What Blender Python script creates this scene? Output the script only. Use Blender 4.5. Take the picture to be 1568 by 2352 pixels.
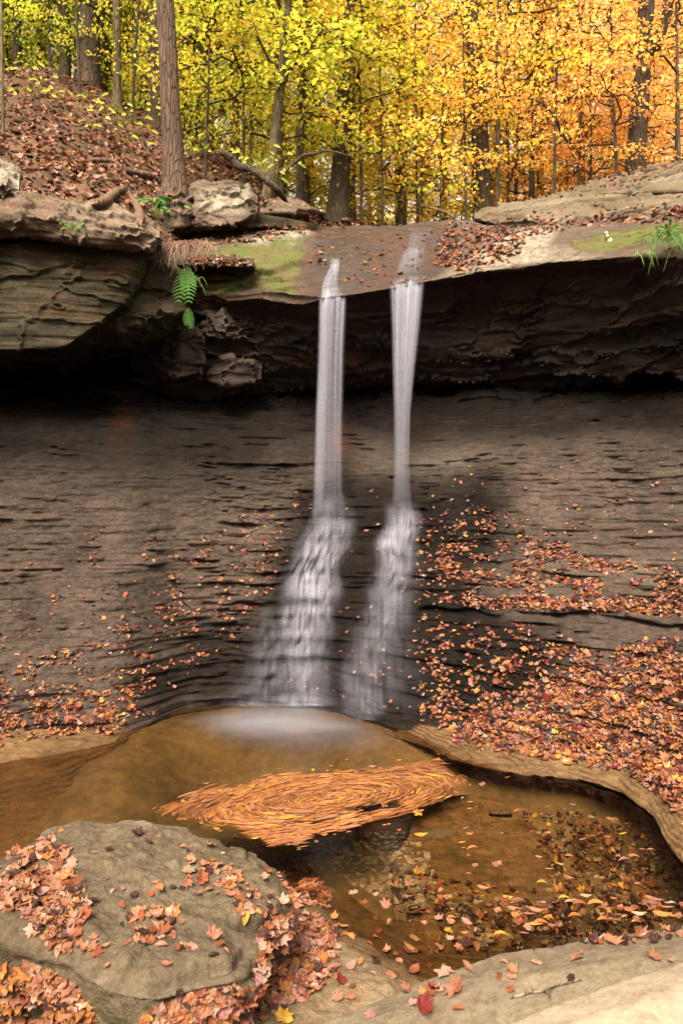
import bpy, math, random
import numpy as np
from mathutils import Vector, Matrix
from mathutils.bvhtree import BVHTree

R = math.radians
random.seed(7)
rng = np.random.default_rng(7)
for o in list(bpy.data.objects):
    bpy.data.objects.remove(o)
scene = bpy.context.scene
COL = scene.collection

# ------------------------------------------------------------------ camera, sky, sun, exposure
CAMZ, F, CX, CY = 2.2, 1568.0, 784.0, 1176.0
cam_data = bpy.data.cameras.new('camera')
cam_data.sensor_fit = 'VERTICAL'
cam_data.sensor_height = 36.0
cam_data.lens = 24.0
cam_data.dof.use_dof = True
cam_data.dof.focus_distance = 4.4
cam_data.dof.aperture_fstop = 2.6
cam_data.clip_start = 0.05
cam_data.clip_end = 2000.0
cam = bpy.data.objects.new('camera', cam_data)
cam.location = (0, 0, CAMZ)
cam.rotation_euler = (R(90), 0, 0)
COL.objects.link(cam)
scene.camera = cam

SUN_EL, SUN_AZ = R(49), R(196)          # azimuth clockwise from +Y: behind and left of the camera
world = bpy.data.worlds.new('World')
scene.world = world
world.use_nodes = True
wn = world.node_tree
sky = wn.nodes.new('ShaderNodeTexSky')
sky.sky_type = 'NISHITA'
sky.sun_disc = False
sky.sun_elevation = SUN_EL
sky.sun_rotation = SUN_AZ
sky.air_density = 0.8
sky.dust_density = 4.0
sky.ozone_density = 0.6
hsv = wn.nodes.new('ShaderNodeHueSaturation')   # overcast: a whiter sky than a clear one
hsv.inputs['Saturation'].default_value = 0.25
wn.links.new(sky.outputs[0], hsv.inputs['Color'])
warm = wn.nodes.new('ShaderNodeMix')                # light that has come through a golden wood
warm.data_type = 'RGBA'; warm.blend_type = 'MULTIPLY'; warm.inputs[0].default_value = 1.0
warm.inputs[7].default_value = (1.0, .90, .76, 1)
wn.links.new(hsv.outputs[0], warm.inputs[6])
wn.links.new(warm.outputs[2], wn.nodes['Background'].inputs[0])
wn.nodes['Background'].inputs[1].default_value = 0.12
sl = bpy.data.lights.new('sun', 'SUN')
sl.energy = 3.2
sl.angle = R(28)
sl.color = (1.0, 0.89, 0.74)
sun = bpy.data.objects.new('sun', sl)
sd = Vector((math.sin(SUN_AZ) * math.cos(SUN_EL), math.cos(SUN_AZ) * math.cos(SUN_EL), math.sin(SUN_EL)))
sun.rotation_euler = sd.to_track_quat('Z', 'Y').to_euler()
sun.location = (0, -5, 30)
COL.objects.link(sun)
scene.view_settings.view_transform = 'Standard'
scene.view_settings.look = 'None'
scene.view_settings.gamma = 1.0
scene.view_settings.use_curve_mapping = False
scene.view_settings.exposure = 2.5
scene.render.engine = 'CYCLES'
scene.cycles.max_bounces = 8
scene.cycles.diffuse_bounces = 3
scene.cycles.glossy_bounces = 3
scene.cycles.transmission_bounces = 4
scene.cycles.transparent_max_bounces = 24
scene.cycles.use_denoising = True

# ------------------------------------------------------------------ numpy noise
def _hash(ix, iy, iz, s):
    h = (ix.astype(np.int64) * 374761393 + iy.astype(np.int64) * 668265263 + iz.astype(np.int64) * 2147483647 + s * 974634777)
    h = (h ^ (h >> 13)) * 1274126177
    h = h & 0x7fffffff
    h = (h ^ (h >> 16)) * 73244475
    return ((h & 0xffffff) / float(0xffffff))

def vnoise(x, y, z, s=0):
    x, y, z = np.broadcast_arrays(np.asarray(x, float), np.asarray(y, float), np.asarray(z, float))
    fx, fy, fz = np.floor(x), np.floor(y), np.floor(z)
    tx, ty, tz = x - fx, y - fy, z - fz
    tx, ty, tz = [t * t * t * (t * (t * 6 - 15) + 10) for t in (tx, ty, tz)]
    v = 0
    for dx in (0, 1):
        for dy in (0, 1):
            for dz in (0, 1):
                w = (tx if dx else 1 - tx) * (ty if dy else 1 - ty) * (tz if dz else 1 - tz)
                v = v + w * _hash(fx + dx, fy + dy, fz + dz, s)
    return v * 2 - 1

def fbm(x, y, z, o=4, s=0, g=0.5):
    v, a, f, t = 0, 1.0, 1.0, 0.0
    for i in range(o):
        v = v + a * vnoise(x * f, y * f, z * f, s + i * 11)
        t += a
        a *= g
        f *= 2.03
    return v / t

def sstep(a, b, x):
    t = np.clip((x - a) / (b - a), 0, 1)
    return t * t * (3 - 2 * t)

def strata(x, y, z, th, s, fx=1.2):
    """Layer relief 0..1: beds of thickness th, each jutting by its own amount, broken along x."""
    zz = (z + 0.10 * fbm(x * .35, y * .35, 0 * x, 2, s + 5) + 0.02 * vnoise(x * 2, y * 2, 0 * x, s + 6)) / th
    k = np.floor(zz)
    f = zz - k
    p = lambda kk: 0.5 + 0.5 * fbm(x * fx + kk * 7.31, y * fx + kk * 3.7, kk * 5.13, 3, s)
    a, b = p(k), p(k + 1)
    t = sstep(.78, 1.0, f)
    return a * (1 - t) + b * t

def cells(x, y, z, s):
    """Angular block pattern: (random value of the nearest cell, distance to its border)."""
    x = x + .45 * fbm(x * 1.3, y * 1.3, z * 1.3, 3, s + 7) + .12 * vnoise(x * 6, y * 6, z * 6, s + 8)
    z = z + .55 * fbm(x * .9, y * .9, z * .6, 3, s + 9) + .15 * vnoise(x * 5, y * 5, z * 5, s + 10)
    fx, fy, fz = np.floor(x), np.floor(y), np.floor(z)
    d1 = np.full(x.shape, 9.0); d2 = np.full(x.shape, 9.0); val = np.zeros(x.shape)
    for dx in (-1, 0, 1):
        for dy in (-1, 0, 1):
            for dz in (-1, 0, 1):
                ix, iy, iz = fx + dx, fy + dy, fz + dz
                px = ix + _hash(ix, iy, iz, s); py = iy + _hash(ix, iy, iz, s + 1); pz = iz + _hash(ix, iy, iz, s + 2)
                d = np.sqrt((px - x) ** 2 + (py - y) ** 2 + (pz - z) ** 2)
                near = d < d1
                d2 = np.where(near, d1, np.minimum(d2, d))
                val = np.where(near, _hash(ix, iy, iz, s + 3), val)
                d1 = np.where(near, d, d1)
    return val, d2 - d1

# ------------------------------------------------------------------ picture point + depth -> place
def P(x, y, Y):
    return ((x - CX) / F * Y, Y, CAMZ + (CY - y) / F * Y)

def Pz(x, y, z):
    Y = (CAMZ - z) * F / (y - CY)
    return ((x - CX) / F * Y, Y, z)

def pix(v):
    v = np.asarray(v)
    return CX + v[..., 0] / v[..., 1] * F, CY - (v[..., 2] - CAMZ) / v[..., 1] * F

def poly_mask(px, py, poly):
    """Signed soft distance (pixels, + inside) of points to a polygon."""
    px = np.asarray(px, float); py = np.asarray(py, float)
    inside = np.zeros(px.shape, bool); dist = np.full(px.shape, 1e9)
    n = len(poly)
    for i in range(n):
        x0, y0 = poly[i]; x1, y1 = poly[(i + 1) % n]
        c = ((y0 > py) != (y1 > py)) & (px < (x1 - x0) * (py - y0) / ((y1 - y0) or 1e-9) + x0)
        inside ^= c
        L = (x1 - x0) ** 2 + (y1 - y0) ** 2 or 1e-9
        t = np.clip(((px - x0) * (x1 - x0) + (py - y0) * (y1 - y0)) / L, 0, 1)
        dist = np.minimum(dist, np.hypot(px - x0 - t * (x1 - x0), py - y0 - t * (y1 - y0)))
    return np.where(inside, dist, -dist)

# ------------------------------------------------------------------ objects
def set_attr(me, name, arr):
    at = me.attributes.new(name, 'FLOAT', 'POINT')
    at.data.foreach_set('value', np.asarray(arr, np.float32).ravel())

def np_mesh(name, V, loops, sizes, attrs=None, fcol=None, smooth=False):
    V = np.asarray(V, np.float32)
    loops = np.asarray(loops, np.int32).ravel(); sizes = np.asarray(sizes, np.int32)
    me = bpy.data.meshes.new(name)
    me.vertices.add(len(V)); me.vertices.foreach_set('co', V.ravel())
    me.loops.add(len(loops)); me.loops.foreach_set('vertex_index', loops)
    me.polygons.add(len(sizes))
    st = np.concatenate([[0], np.cumsum(sizes)[:-1]]).astype(np.int32)
    me.polygons.foreach_set('loop_start', st)
    me.polygons.foreach_set('loop_total', sizes)
    me.polygons.foreach_set('use_smooth', np.full(len(sizes), smooth))
    for k, a in (attrs or {}).items():
        set_attr(me, k, a)
    if fcol is not None:
        ca = me.color_attributes.new('tint', 'FLOAT_COLOR', 'POINT')
        c = np.ones((len(V), 4), np.float32); c[:, :3] = fcol
        ca.data.foreach_set('color', c.ravel())
    me.update(calc_edges=True)
    me.validate()
    return me

def link(name, me, material=None, parent=None, base=None):
    """One mesh object; its origin is put at its base."""
    if base is None and parent is None:
        co = np.empty(len(me.vertices) * 3, np.float32); me.vertices.foreach_get('co', co)
        co = co.reshape(-1, 3)
        base = ((co[:, 0].min() + co[:, 0].max()) / 2, (co[:, 1].min() + co[:, 1].max()) / 2, co[:, 2].min())
    if base is not None:
        me.transform(Matrix.Translation(-Vector([float(b) for b in base])))
    ob = bpy.data.objects.new(name, me)
    if base is not None:
        ob.location = [float(b) for b in base]
    if material:
        me.materials.append(material)
    COL.objects.link(ob)
    if parent:
        ob.parent = parent
    return ob

def tag(o, label=None, cat=None, group=None, kind=None):
    if label: o['label'] = label
    if cat: o['category'] = cat
    if group: o['group'] = group
    if kind: o['kind'] = kind
    return o

def empty(name, loc, label, cat, group=None):
    o = bpy.data.objects.new(name, None)
    o.empty_display_size = .2
    o.location = [float(v) for v in loc]
    COL.objects.link(o)
    return tag(o, label, cat, group)

def child(name, me, material, root):
    """A part, its mesh given in world coordinates."""
    return link(name, me, material, root, base=tuple(root.location)) if False else _child(name, me, material, root)

def _child(name, me, material, root):
    me.transform(Matrix.Translation(-root.location))
    ob = bpy.data.objects.new(name, me)
    if material: me.materials.append(material)
    COL.objects.link(ob); ob.parent = root
    return ob

def grid_faces(nr, nc, wrap=False):
    i = np.arange(nr - (0 if wrap else 1)); j = np.arange(nc - 1)
    I, J = np.meshgrid(i, j, indexing='ij'); I2 = (I + 1) % nr
    q = np.stack([I * nc + J, I * nc + J + 1, I2 * nc + J + 1, I2 * nc + J], -1)
    return q.reshape(-1, 4)

def grid_mesh(name, G, attrs=None, smooth=True, flip=False):
    nr, nc = G.shape[:2]
    q = grid_faces(nr, nc)
    if flip: q = q[:, ::-1]
    return np_mesh(name, G.reshape(-1, 3), q, np.full(len(q), 4), {k: np.asarray(a).ravel() for k, a in (attrs or {}).items()}, None, smooth)

def grid_normals(G, wrap=False):
    if wrap:
        a = np.roll(G, -1, 0) - np.roll(G, 1, 0)
    else:
        a = np.gradient(G, axis=0)
    b = np.gradient(G, axis=1)
    n = np.cross(b, a)
    return n / (np.linalg.norm(n, axis=-1, keepdims=True) + 1e-9)

def tube_mesh(name, paths, sides=8, attrs=None, smooth=True, rough=0.0, seed=0):
    """paths: list of (points, radii)."""
    Vs, qs, off = [], [], 0
    for pts, rad in paths:
        pts = np.asarray(pts, float); rad = np.asarray(rad, float)
        n = len(pts)
        t = np.gradient(pts, axis=0); t /= np.linalg.norm(t, axis=1, keepdims=True) + 1e-9
        ref = np.where(np.abs(t[:, 2:3]) > .9, np.array([[1.0, 0, 0]]), np.array([[0, 0, 1.0]]))
        if np.abs(t[:, 2]).mean() > .7: ref = np.tile([1.0, 0, 0], (n, 1))
        else: ref = np.tile([0, 0, 1.0], (n, 1)) + 0.001
        u = np.cross(t, ref); u /= np.linalg.norm(u, axis=1, keepdims=True) + 1e-9
        v = np.cross(t, u)
        a = np.linspace(0, 2 * np.pi, sides, endpoint=False)
        ring = pts[:, None] + rad[:, None, None] * (u[:, None] * np.cos(a)[None, :, None] + v[:, None] * np.sin(a)[None, :, None])
        if rough:
            d = fbm(ring[..., 0] * 9, ring[..., 1] * 9, ring[..., 2] * 3, 3, seed)
            ring += (ring - pts[:, None]) * (d * rough)[..., None]
        V = ring.reshape(-1, 3)
        i, j = np.meshgrid(np.arange(n - 1), np.arange(sides), indexing='ij')
        j2 = (j + 1) % sides
        q = np.stack([i * sides + j, i * sides + j2, (i + 1) * sides + j2, (i + 1) * sides + j], -1).reshape(-1, 4) + off
        Vs.append(V); qs.append(q); off += len(V)
    V = np.concatenate(Vs); q = np.concatenate(qs)
    return np_mesh(name, V, q, np.full(len(q), 4), attrs, None, smooth)

# ------------------------------------------------------------------ materials
class NT:
    def __init__(s, name):
        s.m = bpy.data.materials.new(name); s.m.use_nodes = True
        s.t = s.m.node_tree; s.t.nodes.clear()
        s.out = s.n('ShaderNodeOutputMaterial')
        s.co = s.n('ShaderNodeTexCoord').outputs['Object']
    def n(s, k): return s.t.nodes.new(k)
    def set(s, sock, v):
        if isinstance(v, bpy.types.NodeSocket): s.t.links.new(v, sock)
        elif isinstance(v, tuple) and len(v) == 3 and sock.type == 'RGBA': sock.default_value = (*v, 1)
        else: sock.default_value = v
    def scale(s, v, co=None):
        m = s.n('ShaderNodeMapping'); s.set(m.inputs['Vector'], co or s.co); m.inputs['Scale'].default_value = v
        return m.outputs[0]
    def noise(s, scale, detail=6, rough=.6, co=None, dist=0.0):
        m = s.n('ShaderNodeTexNoise'); s.set(m.inputs['Vector'], co or s.co)
        m.inputs['Scale'].default_value = scale; m.inputs['Detail'].default_value = detail
        m.inputs['Roughness'].default_value = rough; m.inputs['Distortion'].default_value = dist
        return m.outputs['Fac']
    def voro(s, scale, feature='F1', co=None, out='Distance'):
        m = s.n('ShaderNodeTexVoronoi'); m.feature = feature; s.set(m.inputs['Vector'], co or s.co)
        m.inputs['Scale'].default_value = scale
        return m.outputs[out]
    def ramp(s, f, stops):
        m = s.n('ShaderNodeValToRGB'); s.set(m.inputs[0], f)
        e = m.color_ramp.elements
        while len(e) < len(stops): e.new(.5)
        for el, (p, c) in zip(e, stops):
            el.position = p; el.color = (*c, 1) if isinstance(c, tuple) else (c, c, c, 1)
        return m.outputs[0]
    def mix(s, f, a, b, mode='MIX'):
        m = s.n('ShaderNodeMix'); m.data_type = 'RGBA'; m.blend_type = mode
        s.set(m.inputs[0], f); s.set(m.inputs[6], a); s.set(m.inputs[7], b)
        return m.outputs[2]
    def math(s, op, a, b=0.0, c=0.0, clamp=False):
        m = s.n('ShaderNodeMath'); m.operation = op; m.use_clamp = clamp
        for i, v in enumerate((a, b, c)): s.set(m.inputs[i], v)
        return m.outputs[0]
    def attr(s, name, out='Fac'):
        m = s.n('ShaderNodeAttribute'); m.attribute_name = name
        return m.outputs[out]
    def bump(s, h, strength, dist, normal=None):
        m = s.n('ShaderNodeBump'); s.set(m.inputs['Height'], h); m.inputs['Strength'].default_value = strength
        m.inputs['Distance'].default_value = dist
        if normal: s.set(m.inputs['Normal'], normal)
        return m.outputs[0]
    def bsdf(s, color, rough, normal=None, spec=.4, **kw):
        m = s.n('ShaderNodeBsdfPrincipled'); s.set(m.inputs['Base Color'], color); s.set(m.inputs['Roughness'], rough)
        m.inputs['Specular IOR Level'].default_value = spec
        if normal: s.set(m.inputs['Normal'], normal)
        for k, v in kw.items(): s.set(m.inputs[k], v)
        return m.outputs[0]
    def done(s, shader):
        s.t.links.new(shader, s.out.inputs[0])
        return s.m

def rock_material(name, stops, fine=60, streak=(1, 1, 5), moss_col=((.022, .030, .006), (.062, .075, .013)), bump=.5, bumpd=.02, base_moss=0.0, lichen=0.0, wet_shade_dark=.34, strat=.5, k=1.0, spec=.07):
    t = NT(name)
    stops = [(p, tuple(v * k for v in c)) for p, c in stops]
    big = t.noise(1.6, 5, .6)
    st = t.noise(3.0, 6, .65, t.scale((1, 1, 6) if streak is None else streak))
    gr = t.math('ADD', t.math('MULTIPLY', t.noise(fine, 4, .75), .6), t.math('MULTIPLY', t.noise(fine * .35, 5, .75), .4))
    f = t.math('ADD', t.math('MULTIPLY', big, .45), t.math('MULTIPLY', st, .55))
    f = t.math('ADD', f, t.math('MULTIPLY', t.math('SUBTRACT', gr, .5), .95))
    c = t.ramp(f, stops)
    # freckles and small stains that belong to the stone
    fr = t.ramp(t.noise(22, 5, .75), [(.38, .55), (.55, 1.0)])
    c = t.mix(.55, c, fr, 'MULTIPLY')
    fleck = t.ramp(t.voro(34), [(.10, 1.0), (.22, 0.0)])
    c = t.mix(t.math('MULTIPLY', fleck, t.ramp(t.noise(6, 4, .7), [(.48, 0.0), (.62, .45)])), c, t.mix(1.0, c, (2.1, 2.0, 1.9), 'MULTIPLY'))
    pale = t.attr('pale')
    pn = t.ramp(t.noise(9, 9, .8), [(.36, 0.0), (.62, 1.0)])
    c = t.mix(t.math('MULTIPLY', pale, pn, clamp=True), c, (.52 * k + .03, .47 * k + .025, .36 * k + .015))
    if lichen:
        ln = t.ramp(t.noise(5, 7, .75), [(.62, 0.0), (.68, lichen)])
        c = t.mix(ln, c, (.40 * k, .36 * k, .25 * k))
    mossa = t.math('ADD', t.attr('moss'), base_moss)
    mn = t.math('ADD', t.noise(4, 6, .7), t.math('SUBTRACT', mossa, 1.0))
    mn = t.math('ADD', mn, t.math('MULTIPLY', t.math('SUBTRACT', t.noise(15, 6, .75), .5), .9))
    mm = t.ramp(mn, [(.10, 0.0), (.38, 1.0)])
    mc = t.mix(t.ramp(t.noise(2.5, 4, .6), [(.4, 0.0), (.6, 1.0)]), t.ramp(t.noise(40, 4, .7), [(.3, moss_col[0]), (.7, moss_col[1])]), t.ramp(t.noise(40, 4, .7), [(.3, (.030, .024, .008)), (.7, (.085, .066, .022))]))
    c = t.mix(t.math('MULTIPLY', mm, t.ramp(mossa, [(.0, 0.0), (.1, 1.0)])), c, mc)
    rn = t.ramp(t.noise(5, 5, .7, t.scale((1, 1, .35))), [(.3, 0.0), (.6, 1.0)])
    c = t.mix(t.math('MULTIPLY', t.attr('rust'), rn, clamp=True), c, (.12, .036, .010))
    wet = t.attr('wet')  # damp rock, plus shade painted on the upper wall and ledge underside
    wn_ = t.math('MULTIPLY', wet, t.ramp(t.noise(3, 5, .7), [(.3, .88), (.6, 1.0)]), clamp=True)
    c = t.mix(wn_, c, t.mix(1.0, c, (wet_shade_dark, wet_shade_dark * .88, wet_shade_dark * .80), 'MULTIPLY'))
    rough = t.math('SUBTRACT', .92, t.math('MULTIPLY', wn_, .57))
    h = t.math('ADD', t.math('MULTIPLY', t.noise(9, 8, .75), .8), t.math('MULTIPLY', gr, .7))
    h = t.math('ADD', h, t.math('MULTIPLY', t.noise(7, 6, .7, t.scale((2.2, 2.2, 9))), strat))
    h = t.math('ADD', h, t.math('MULTIPLY', mm, t.math('ADD', t.noise(55, 4, .7), .4)))
    nb = t.bump(h, bump, bumpd)
    return t.done(t.bsdf(c, rough, nb, spec))

SHALE = rock_material('shale', [(.28, (.040, .029, .023)), (.45, (.105, .077, .060)), (.60, (.175, .128, .099)), (.76, (.27, .20, .155))], fine=80, streak=(3.2, 3.2, 10), bump=.65, bumpd=.035, wet_shade_dark=.09, strat=1.4, k=.29)
SANDSTONE = rock_material('sandstone', [(.28, (.060, .050, .030)), (.45, (.140, .115, .068)), (.6, (.23, .19, .112)), (.78, (.34, .29, .18))], streak=(.8, .8, 5), base_moss=.12, lichen=.55, bump=.6, bumpd=.035, k=.185)
BANKSTONE = rock_material('bank_stone', [(.28, (.075, .050, .034)), (.45, (.16, .112, .078)), (.6, (.25, .18, .125)), (.78, (.36, .275, .20))], streak=(.8, .8, 5), base_moss=.10, lichen=.4, bump=.8, bumpd=.03, k=.40)
LEDGE = rock_material('ledge_stone', [(.28, (.075, .050, .034)), (.45, (.165, .108, .072)), (.6, (.25, .165, .11)), (.78, (.36, .26, .17))], streak=(.9, .9, 7), bump=.7, bumpd=.03, strat=.9, k=.25, spec=.22)
OLIVE = rock_material('olive_stone', [(.28, (.115, .085, .048)), (.45, (.19, .142, .088)), (.6, (.265, .202, .132)), (.78, (.37, .29, .20))], streak=(1, 1, 1.6), base_moss=.03, bump=.8, bumpd=.03, strat=.2, k=.31)
PALE = rock_material('pale_stone', [(.28, (.21, .155, .10)), (.45, (.33, .25, .165)), (.6, (.42, .33, .225)), (.78, (.53, .43, .31))], streak=(1.5, 7, 7), bump=.6, bumpd=.02, strat=.4, k=.25)
PALEST = rock_material('bleached_stone', [(.28, (.26, .185, .125)), (.45, (.36, .27, .19)), (.6, (.43, .33, .24)), (.78, (.50, .40, .30))], streak=(1.5, 7, 7), bump=.6, bumpd=.02, strat=.4, k=.36)
SHELF = rock_material('shelf_stone', [(.28, (.10, .052, .022)), (.45, (.20, .115, .05)), (.6, (.30, .18, .085)), (.78, (.40, .26, .14))], streak=(.8, 3, 9), bump=.8, bumpd=.03, wet_shade_dark=.35, k=.38, strat=1.0)

def bed_material():
    t = NT('pool_bed_stone')
    f = t.math('ADD', t.math('MULTIPLY', t.noise(1.1, 6, .65), .6), t.math('MULTIPLY', t.noise(12, 6, .7), .4))
    c = t.ramp(f, [(.32, (.016, .010, .005)), (.48, (.048, .031, .013)), (.66, (.10, .067, .028))])
    nb = t.bump(t.noise(9, 8, .7), .6, .03)
    return t.done(t.bsdf(c, .8, nb, .2))
BED = bed_material()

def soil_material():
    t = NT('forest_soil')
    f = t.math('ADD', t.math('MULTIPLY', t.noise(1.3, 5, .6), .5), t.math('MULTIPLY', t.noise(14, 6, .75), .5))
    c = t.ramp(f, [(.30, (.014, .009, .005)), (.46, (.040, .024, .013)), (.60, (.085, .048, .027)), (.75, (.15, .085, .048))])
    nb = t.bump(t.math('ADD', t.noise(10, 8, .75), t.math('MULTIPLY', t.voro(16), .6)), .9, .06)
    return t.done(t.bsdf(c, .95, nb, .1))
SOIL = soil_material()

def bark_material(name, stops):
    t = NT(name)
    f = t.noise(5, 7, .72, t.scale((3.2, 3.2, .55)), .6)
    v = t.math('ADD', t.voro(9, 'DISTANCE_TO_EDGE', t.scale((2.6, 2.6, .34))), t.math('MULTIPLY', t.noise(22, 5, .7, t.scale((1, 1, .3))), .12))
    c = t.ramp(t.math('ADD', t.math('MULTIPLY', f, .75), t.math('MULTIPLY', t.noise(1.2, 4, .6), .25)), stops)
    c = t.mix(t.ramp(v, [(.04, .7), (.2, 0.0)]), c, tuple(x * .5 for x in stops[0][1]))
    nb = t.bump(t.math('ADD', t.ramp(v, [(0, 0.0), (.2, 1.0)]), f), .9, .03)
    return t.done(t.bsdf(c, .92, nb, .2))
BARK = bark_material('bark_brown', [(.3, (.022, .013, .008)), (.5, (.058, .035, .021)), (.7, (.10, .064, .042))])
BARK_DARK = bark_material('bark_dark', [(.3, (.018, .012, .007)), (.5, (.042, .028, .016)), (.7, (.075, .053, .032))])
BARK_GREY = bark_material('bark_grey', [(.3, (.036, .026, .013)), (.5, (.078, .058, .029)), (.7, (.125, .098, .055))])
ROOTWOOD = bark_material('root_bark', [(.3, (.045, .025, .015)), (.5, (.11, .063, .038)), (.7, (.18, .115, .072))])
DEADWOOD = bark_material('dead_wood', [(.3, (.05, .035, .025)), (.5, (.12, .09, .065)), (.7, (.24, .19, .14))])

def leaf_material(name, translucent, rough=.55, spec=.3, k=1.0):
    t = NT(name)
    c = t.attr('tint', 'Color')
    v = t.ramp(t.noise(30, 3, .6), [(.3, .75 * k), (.7, 1.05 * k)])
    c = t.mix(1.0, c, v, 'MULTIPLY')
    a = t.bsdf(c, rough, None, spec)
    if translucent:
        tr = t.n('ShaderNodeBsdfTranslucent'); t.set(tr.inputs['Color'], c)
        m = t.n('ShaderNodeMixShader'); m.inputs[0].default_value = translucent
        t.t.links.new(a, m.inputs[1]); t.t.links.new(tr.outputs[0], m.inputs[2])
        a = m.outputs[0]
    return t.done(a)
FOLIAGE = leaf_material('autumn_foliage', .55, .6, .03, 1.12)
LITTER = leaf_material('dry_leaf', .12, .6, .1, .30)
WETLEAF = leaf_material('wet_leaf', .05, .38, .2, .27)
GREENERY = leaf_material('green_blades', .3, .6, .2, .8)

def water_material():
    t = NT('pool_water')
    fr = t.n('ShaderNodeFresnel'); fr.inputs['IOR'].default_value = 1.33
    nb = t.bump(t.noise(1.6, 3, .5, t.scale((1, 2.2, 1)), 1.5), .12, .05)
    t.set(fr.inputs['Normal'], nb)
    gl = t.n('ShaderNodeBsdfGlossy'); gl.inputs['Roughness'].default_value = .12; t.set(gl.inputs['Normal'], nb)
    tr = t.n('ShaderNodeBsdfTransparent'); tr.inputs[0].default_value = (.90, .79, .60, 1)
    m = t.n('ShaderNodeMixShader'); t.set(m.inputs[0], fr.outputs[0])
    t.t.links.new(tr.outputs[0], m.inputs[1]); t.t.links.new(gl.outputs[0], m.inputs[2])
    return t.done(m.outputs[0])
WATER = water_material()

def veil_material(name, fu, fv, lo, hi, contrast=1.0, col=(.86, .87, .93)):
    """Falling white water: threads along v over width u, coverage from the 'dens' attribute."""
    t = NT(name)
    cv = t.n('ShaderNodeCombineXYZ')
    t.set(cv.inputs[0], t.math('MULTIPLY', t.attr('vu'), fu)); t.set(cv.inputs[1], t.math('MULTIPLY', t.attr('vv'), fv))
    n1 = t.noise(1.0, 4, .65, cv.outputs[0], .2)
    thread = t.ramp(n1, [(lo, 0.0), (hi, 1.0)])
    d = t.attr('dens')
    a = t.math('MULTIPLY', d, t.math('ADD', t.math('MULTIPLY', thread, contrast), 1.0 - contrast), clamp=True)
    df = t.n('ShaderNodeBsdfDiffuse'); t.set(df.inputs[0], col)
    tl = t.n('ShaderNodeBsdfTranslucent'); t.set(tl.inputs[0], col)
    mm = t.n('ShaderNodeMixShader'); mm.inputs[0].default_value = .4
    t.t.links.new(df.outputs[0], mm.inputs[1]); t.t.links.new(tl.outputs[0], mm.inputs[2])
    tr = t.n('ShaderNodeBsdfTransparent')
    m = t.n('ShaderNodeMixShader'); t.set(m.inputs[0], a)
    t.t.links.new(tr.outputs[0], m.inputs[1]); t.t.links.new(mm.outputs[0], m.inputs[2])
    return t.done(m.outputs[0])
CURTAIN = veil_material('falling_water', 12.0, .10, .30, .72, .75, (.205, .205, .24))
CASCADE = veil_material('cascading_water', 9.0, .6, .30, .72, .7, (.205, .205, .24))
FOAM = veil_material('foamy_water', 3.0, 3.0, .2, .7, .25, (.20, .20, .235))

SURF = []       # world-space (verts, polys) of solid surfaces for resting leaves on
def add_surf(ob):
    me = ob.data
    co = np.empty(len(me.vertices) * 3, np.float32); me.vertices.foreach_get('co', co)
    co = co.reshape(-1, 3) + np.array(ob.matrix_world.translation if ob.parent is None else ob.location, np.float32)
    if ob.parent is None: co = co - np.array(ob.matrix_world.translation, np.float32) + np.array(ob.location, np.float32)
    SURF.append((co, [tuple(p.vertices) for p in me.polygons], ob.name))
    return ob

# ------------------------------------------------------------------ the shale wall (heightfield Y over direction and height)
WALL = {
    -900: [(2000, 4.19), (1500, 4.8), (1100, 5.3), (900, 5.7), (800, 6.6)],
    -400: [(1790, 5.62), (1500, 6.1), (1300, 6.45), (1100, 6.8), (950, 7.1), (880, 7.5), (800, 8.3)],
    0: [(1700, 6.57), (1500, 6.95), (1300, 7.35), (1100, 7.75), (950, 8.05), (880, 8.5), (820, 9.2)],
    280: [(1683, 6.8), (1500, 7.2), (1300, 7.6), (1100, 8.0), (950, 8.35), (880, 8.8), (820, 9.6)],
    350: [(1655, 7.2), (1500, 7.5), (1300, 7.85), (1100, 8.2), (950, 8.6), (880, 9.05), (820, 9.8)],
    420: [(1628, 7.62), (1500, 7.8), (1300, 8.1), (1100, 8.45), (950, 8.8), (890, 9.3), (830, 10)],
    520: [(1614, 7.87), (1500, 8.02), (1300, 8.3), (1150, 8.6), (1000, 8.95), (900, 9.4), (850, 10.2)],
    740: [(1620, 7.77), (1500, 7.95), (1400, 8.15), (1250, 8.5), (1140, 8.9), (1000, 9.3), (900, 9.7), (850, 10.4)],
    860: [(1658, 7.15), (1550, 7.45), (1400, 7.85), (1250, 8.32), (1130, 8.85), (1000, 9.25), (900, 9.65), (850, 10.3)],
    1000: [(1694, 6.65), (1550, 7.05), (1400, 7.5), (1250, 8.05), (1100, 8.6), (1000, 9.0), (900, 9.4), (850, 10.0)],
    1200: [(1740, 6.1), (1600, 6.45), (1450, 6.9), (1300, 7.5), (1150, 8.1), (1000, 8.6), (900, 9.0), (850, 9.6)],
    1430: [(1765, 5.86), (1650, 6.1), (1500, 6.5), (1400, 6.85), (1250, 7.4), (1100, 7.9), (950, 8.3), (860, 8.8)],
    1568: [(1850, 5.12), (1750, 5.4), (1600, 5.8), (1450, 6.25), (1300, 6.75), (1150, 7.2), (1000, 7.6), (880, 7.9), (840, 8.5)],
    1900: [(1990, 4.24), (1700, 4.7), (1450, 5.3), (1200, 6.0), (1000, 6.4), (880, 6.7), (820, 7.2)],
    2400: [(2200, 3.37), (1800, 3.8), (1300, 4.6), (1000, 5.0), (850, 5.3), (800, 5.8)],
}
def smooth1(a, k, axis):
    if k < 1: return a
    w = np.hanning(2 * k + 3)[1:-1]; w /= w.sum()
    pad = [(0, 0)] * a.ndim; pad[axis] = (k, k)
    p = np.pad(a, pad, mode='edge')
    return np.apply_along_axis(lambda r: np.convolve(r, w, 'valid'), axis, p)

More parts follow.
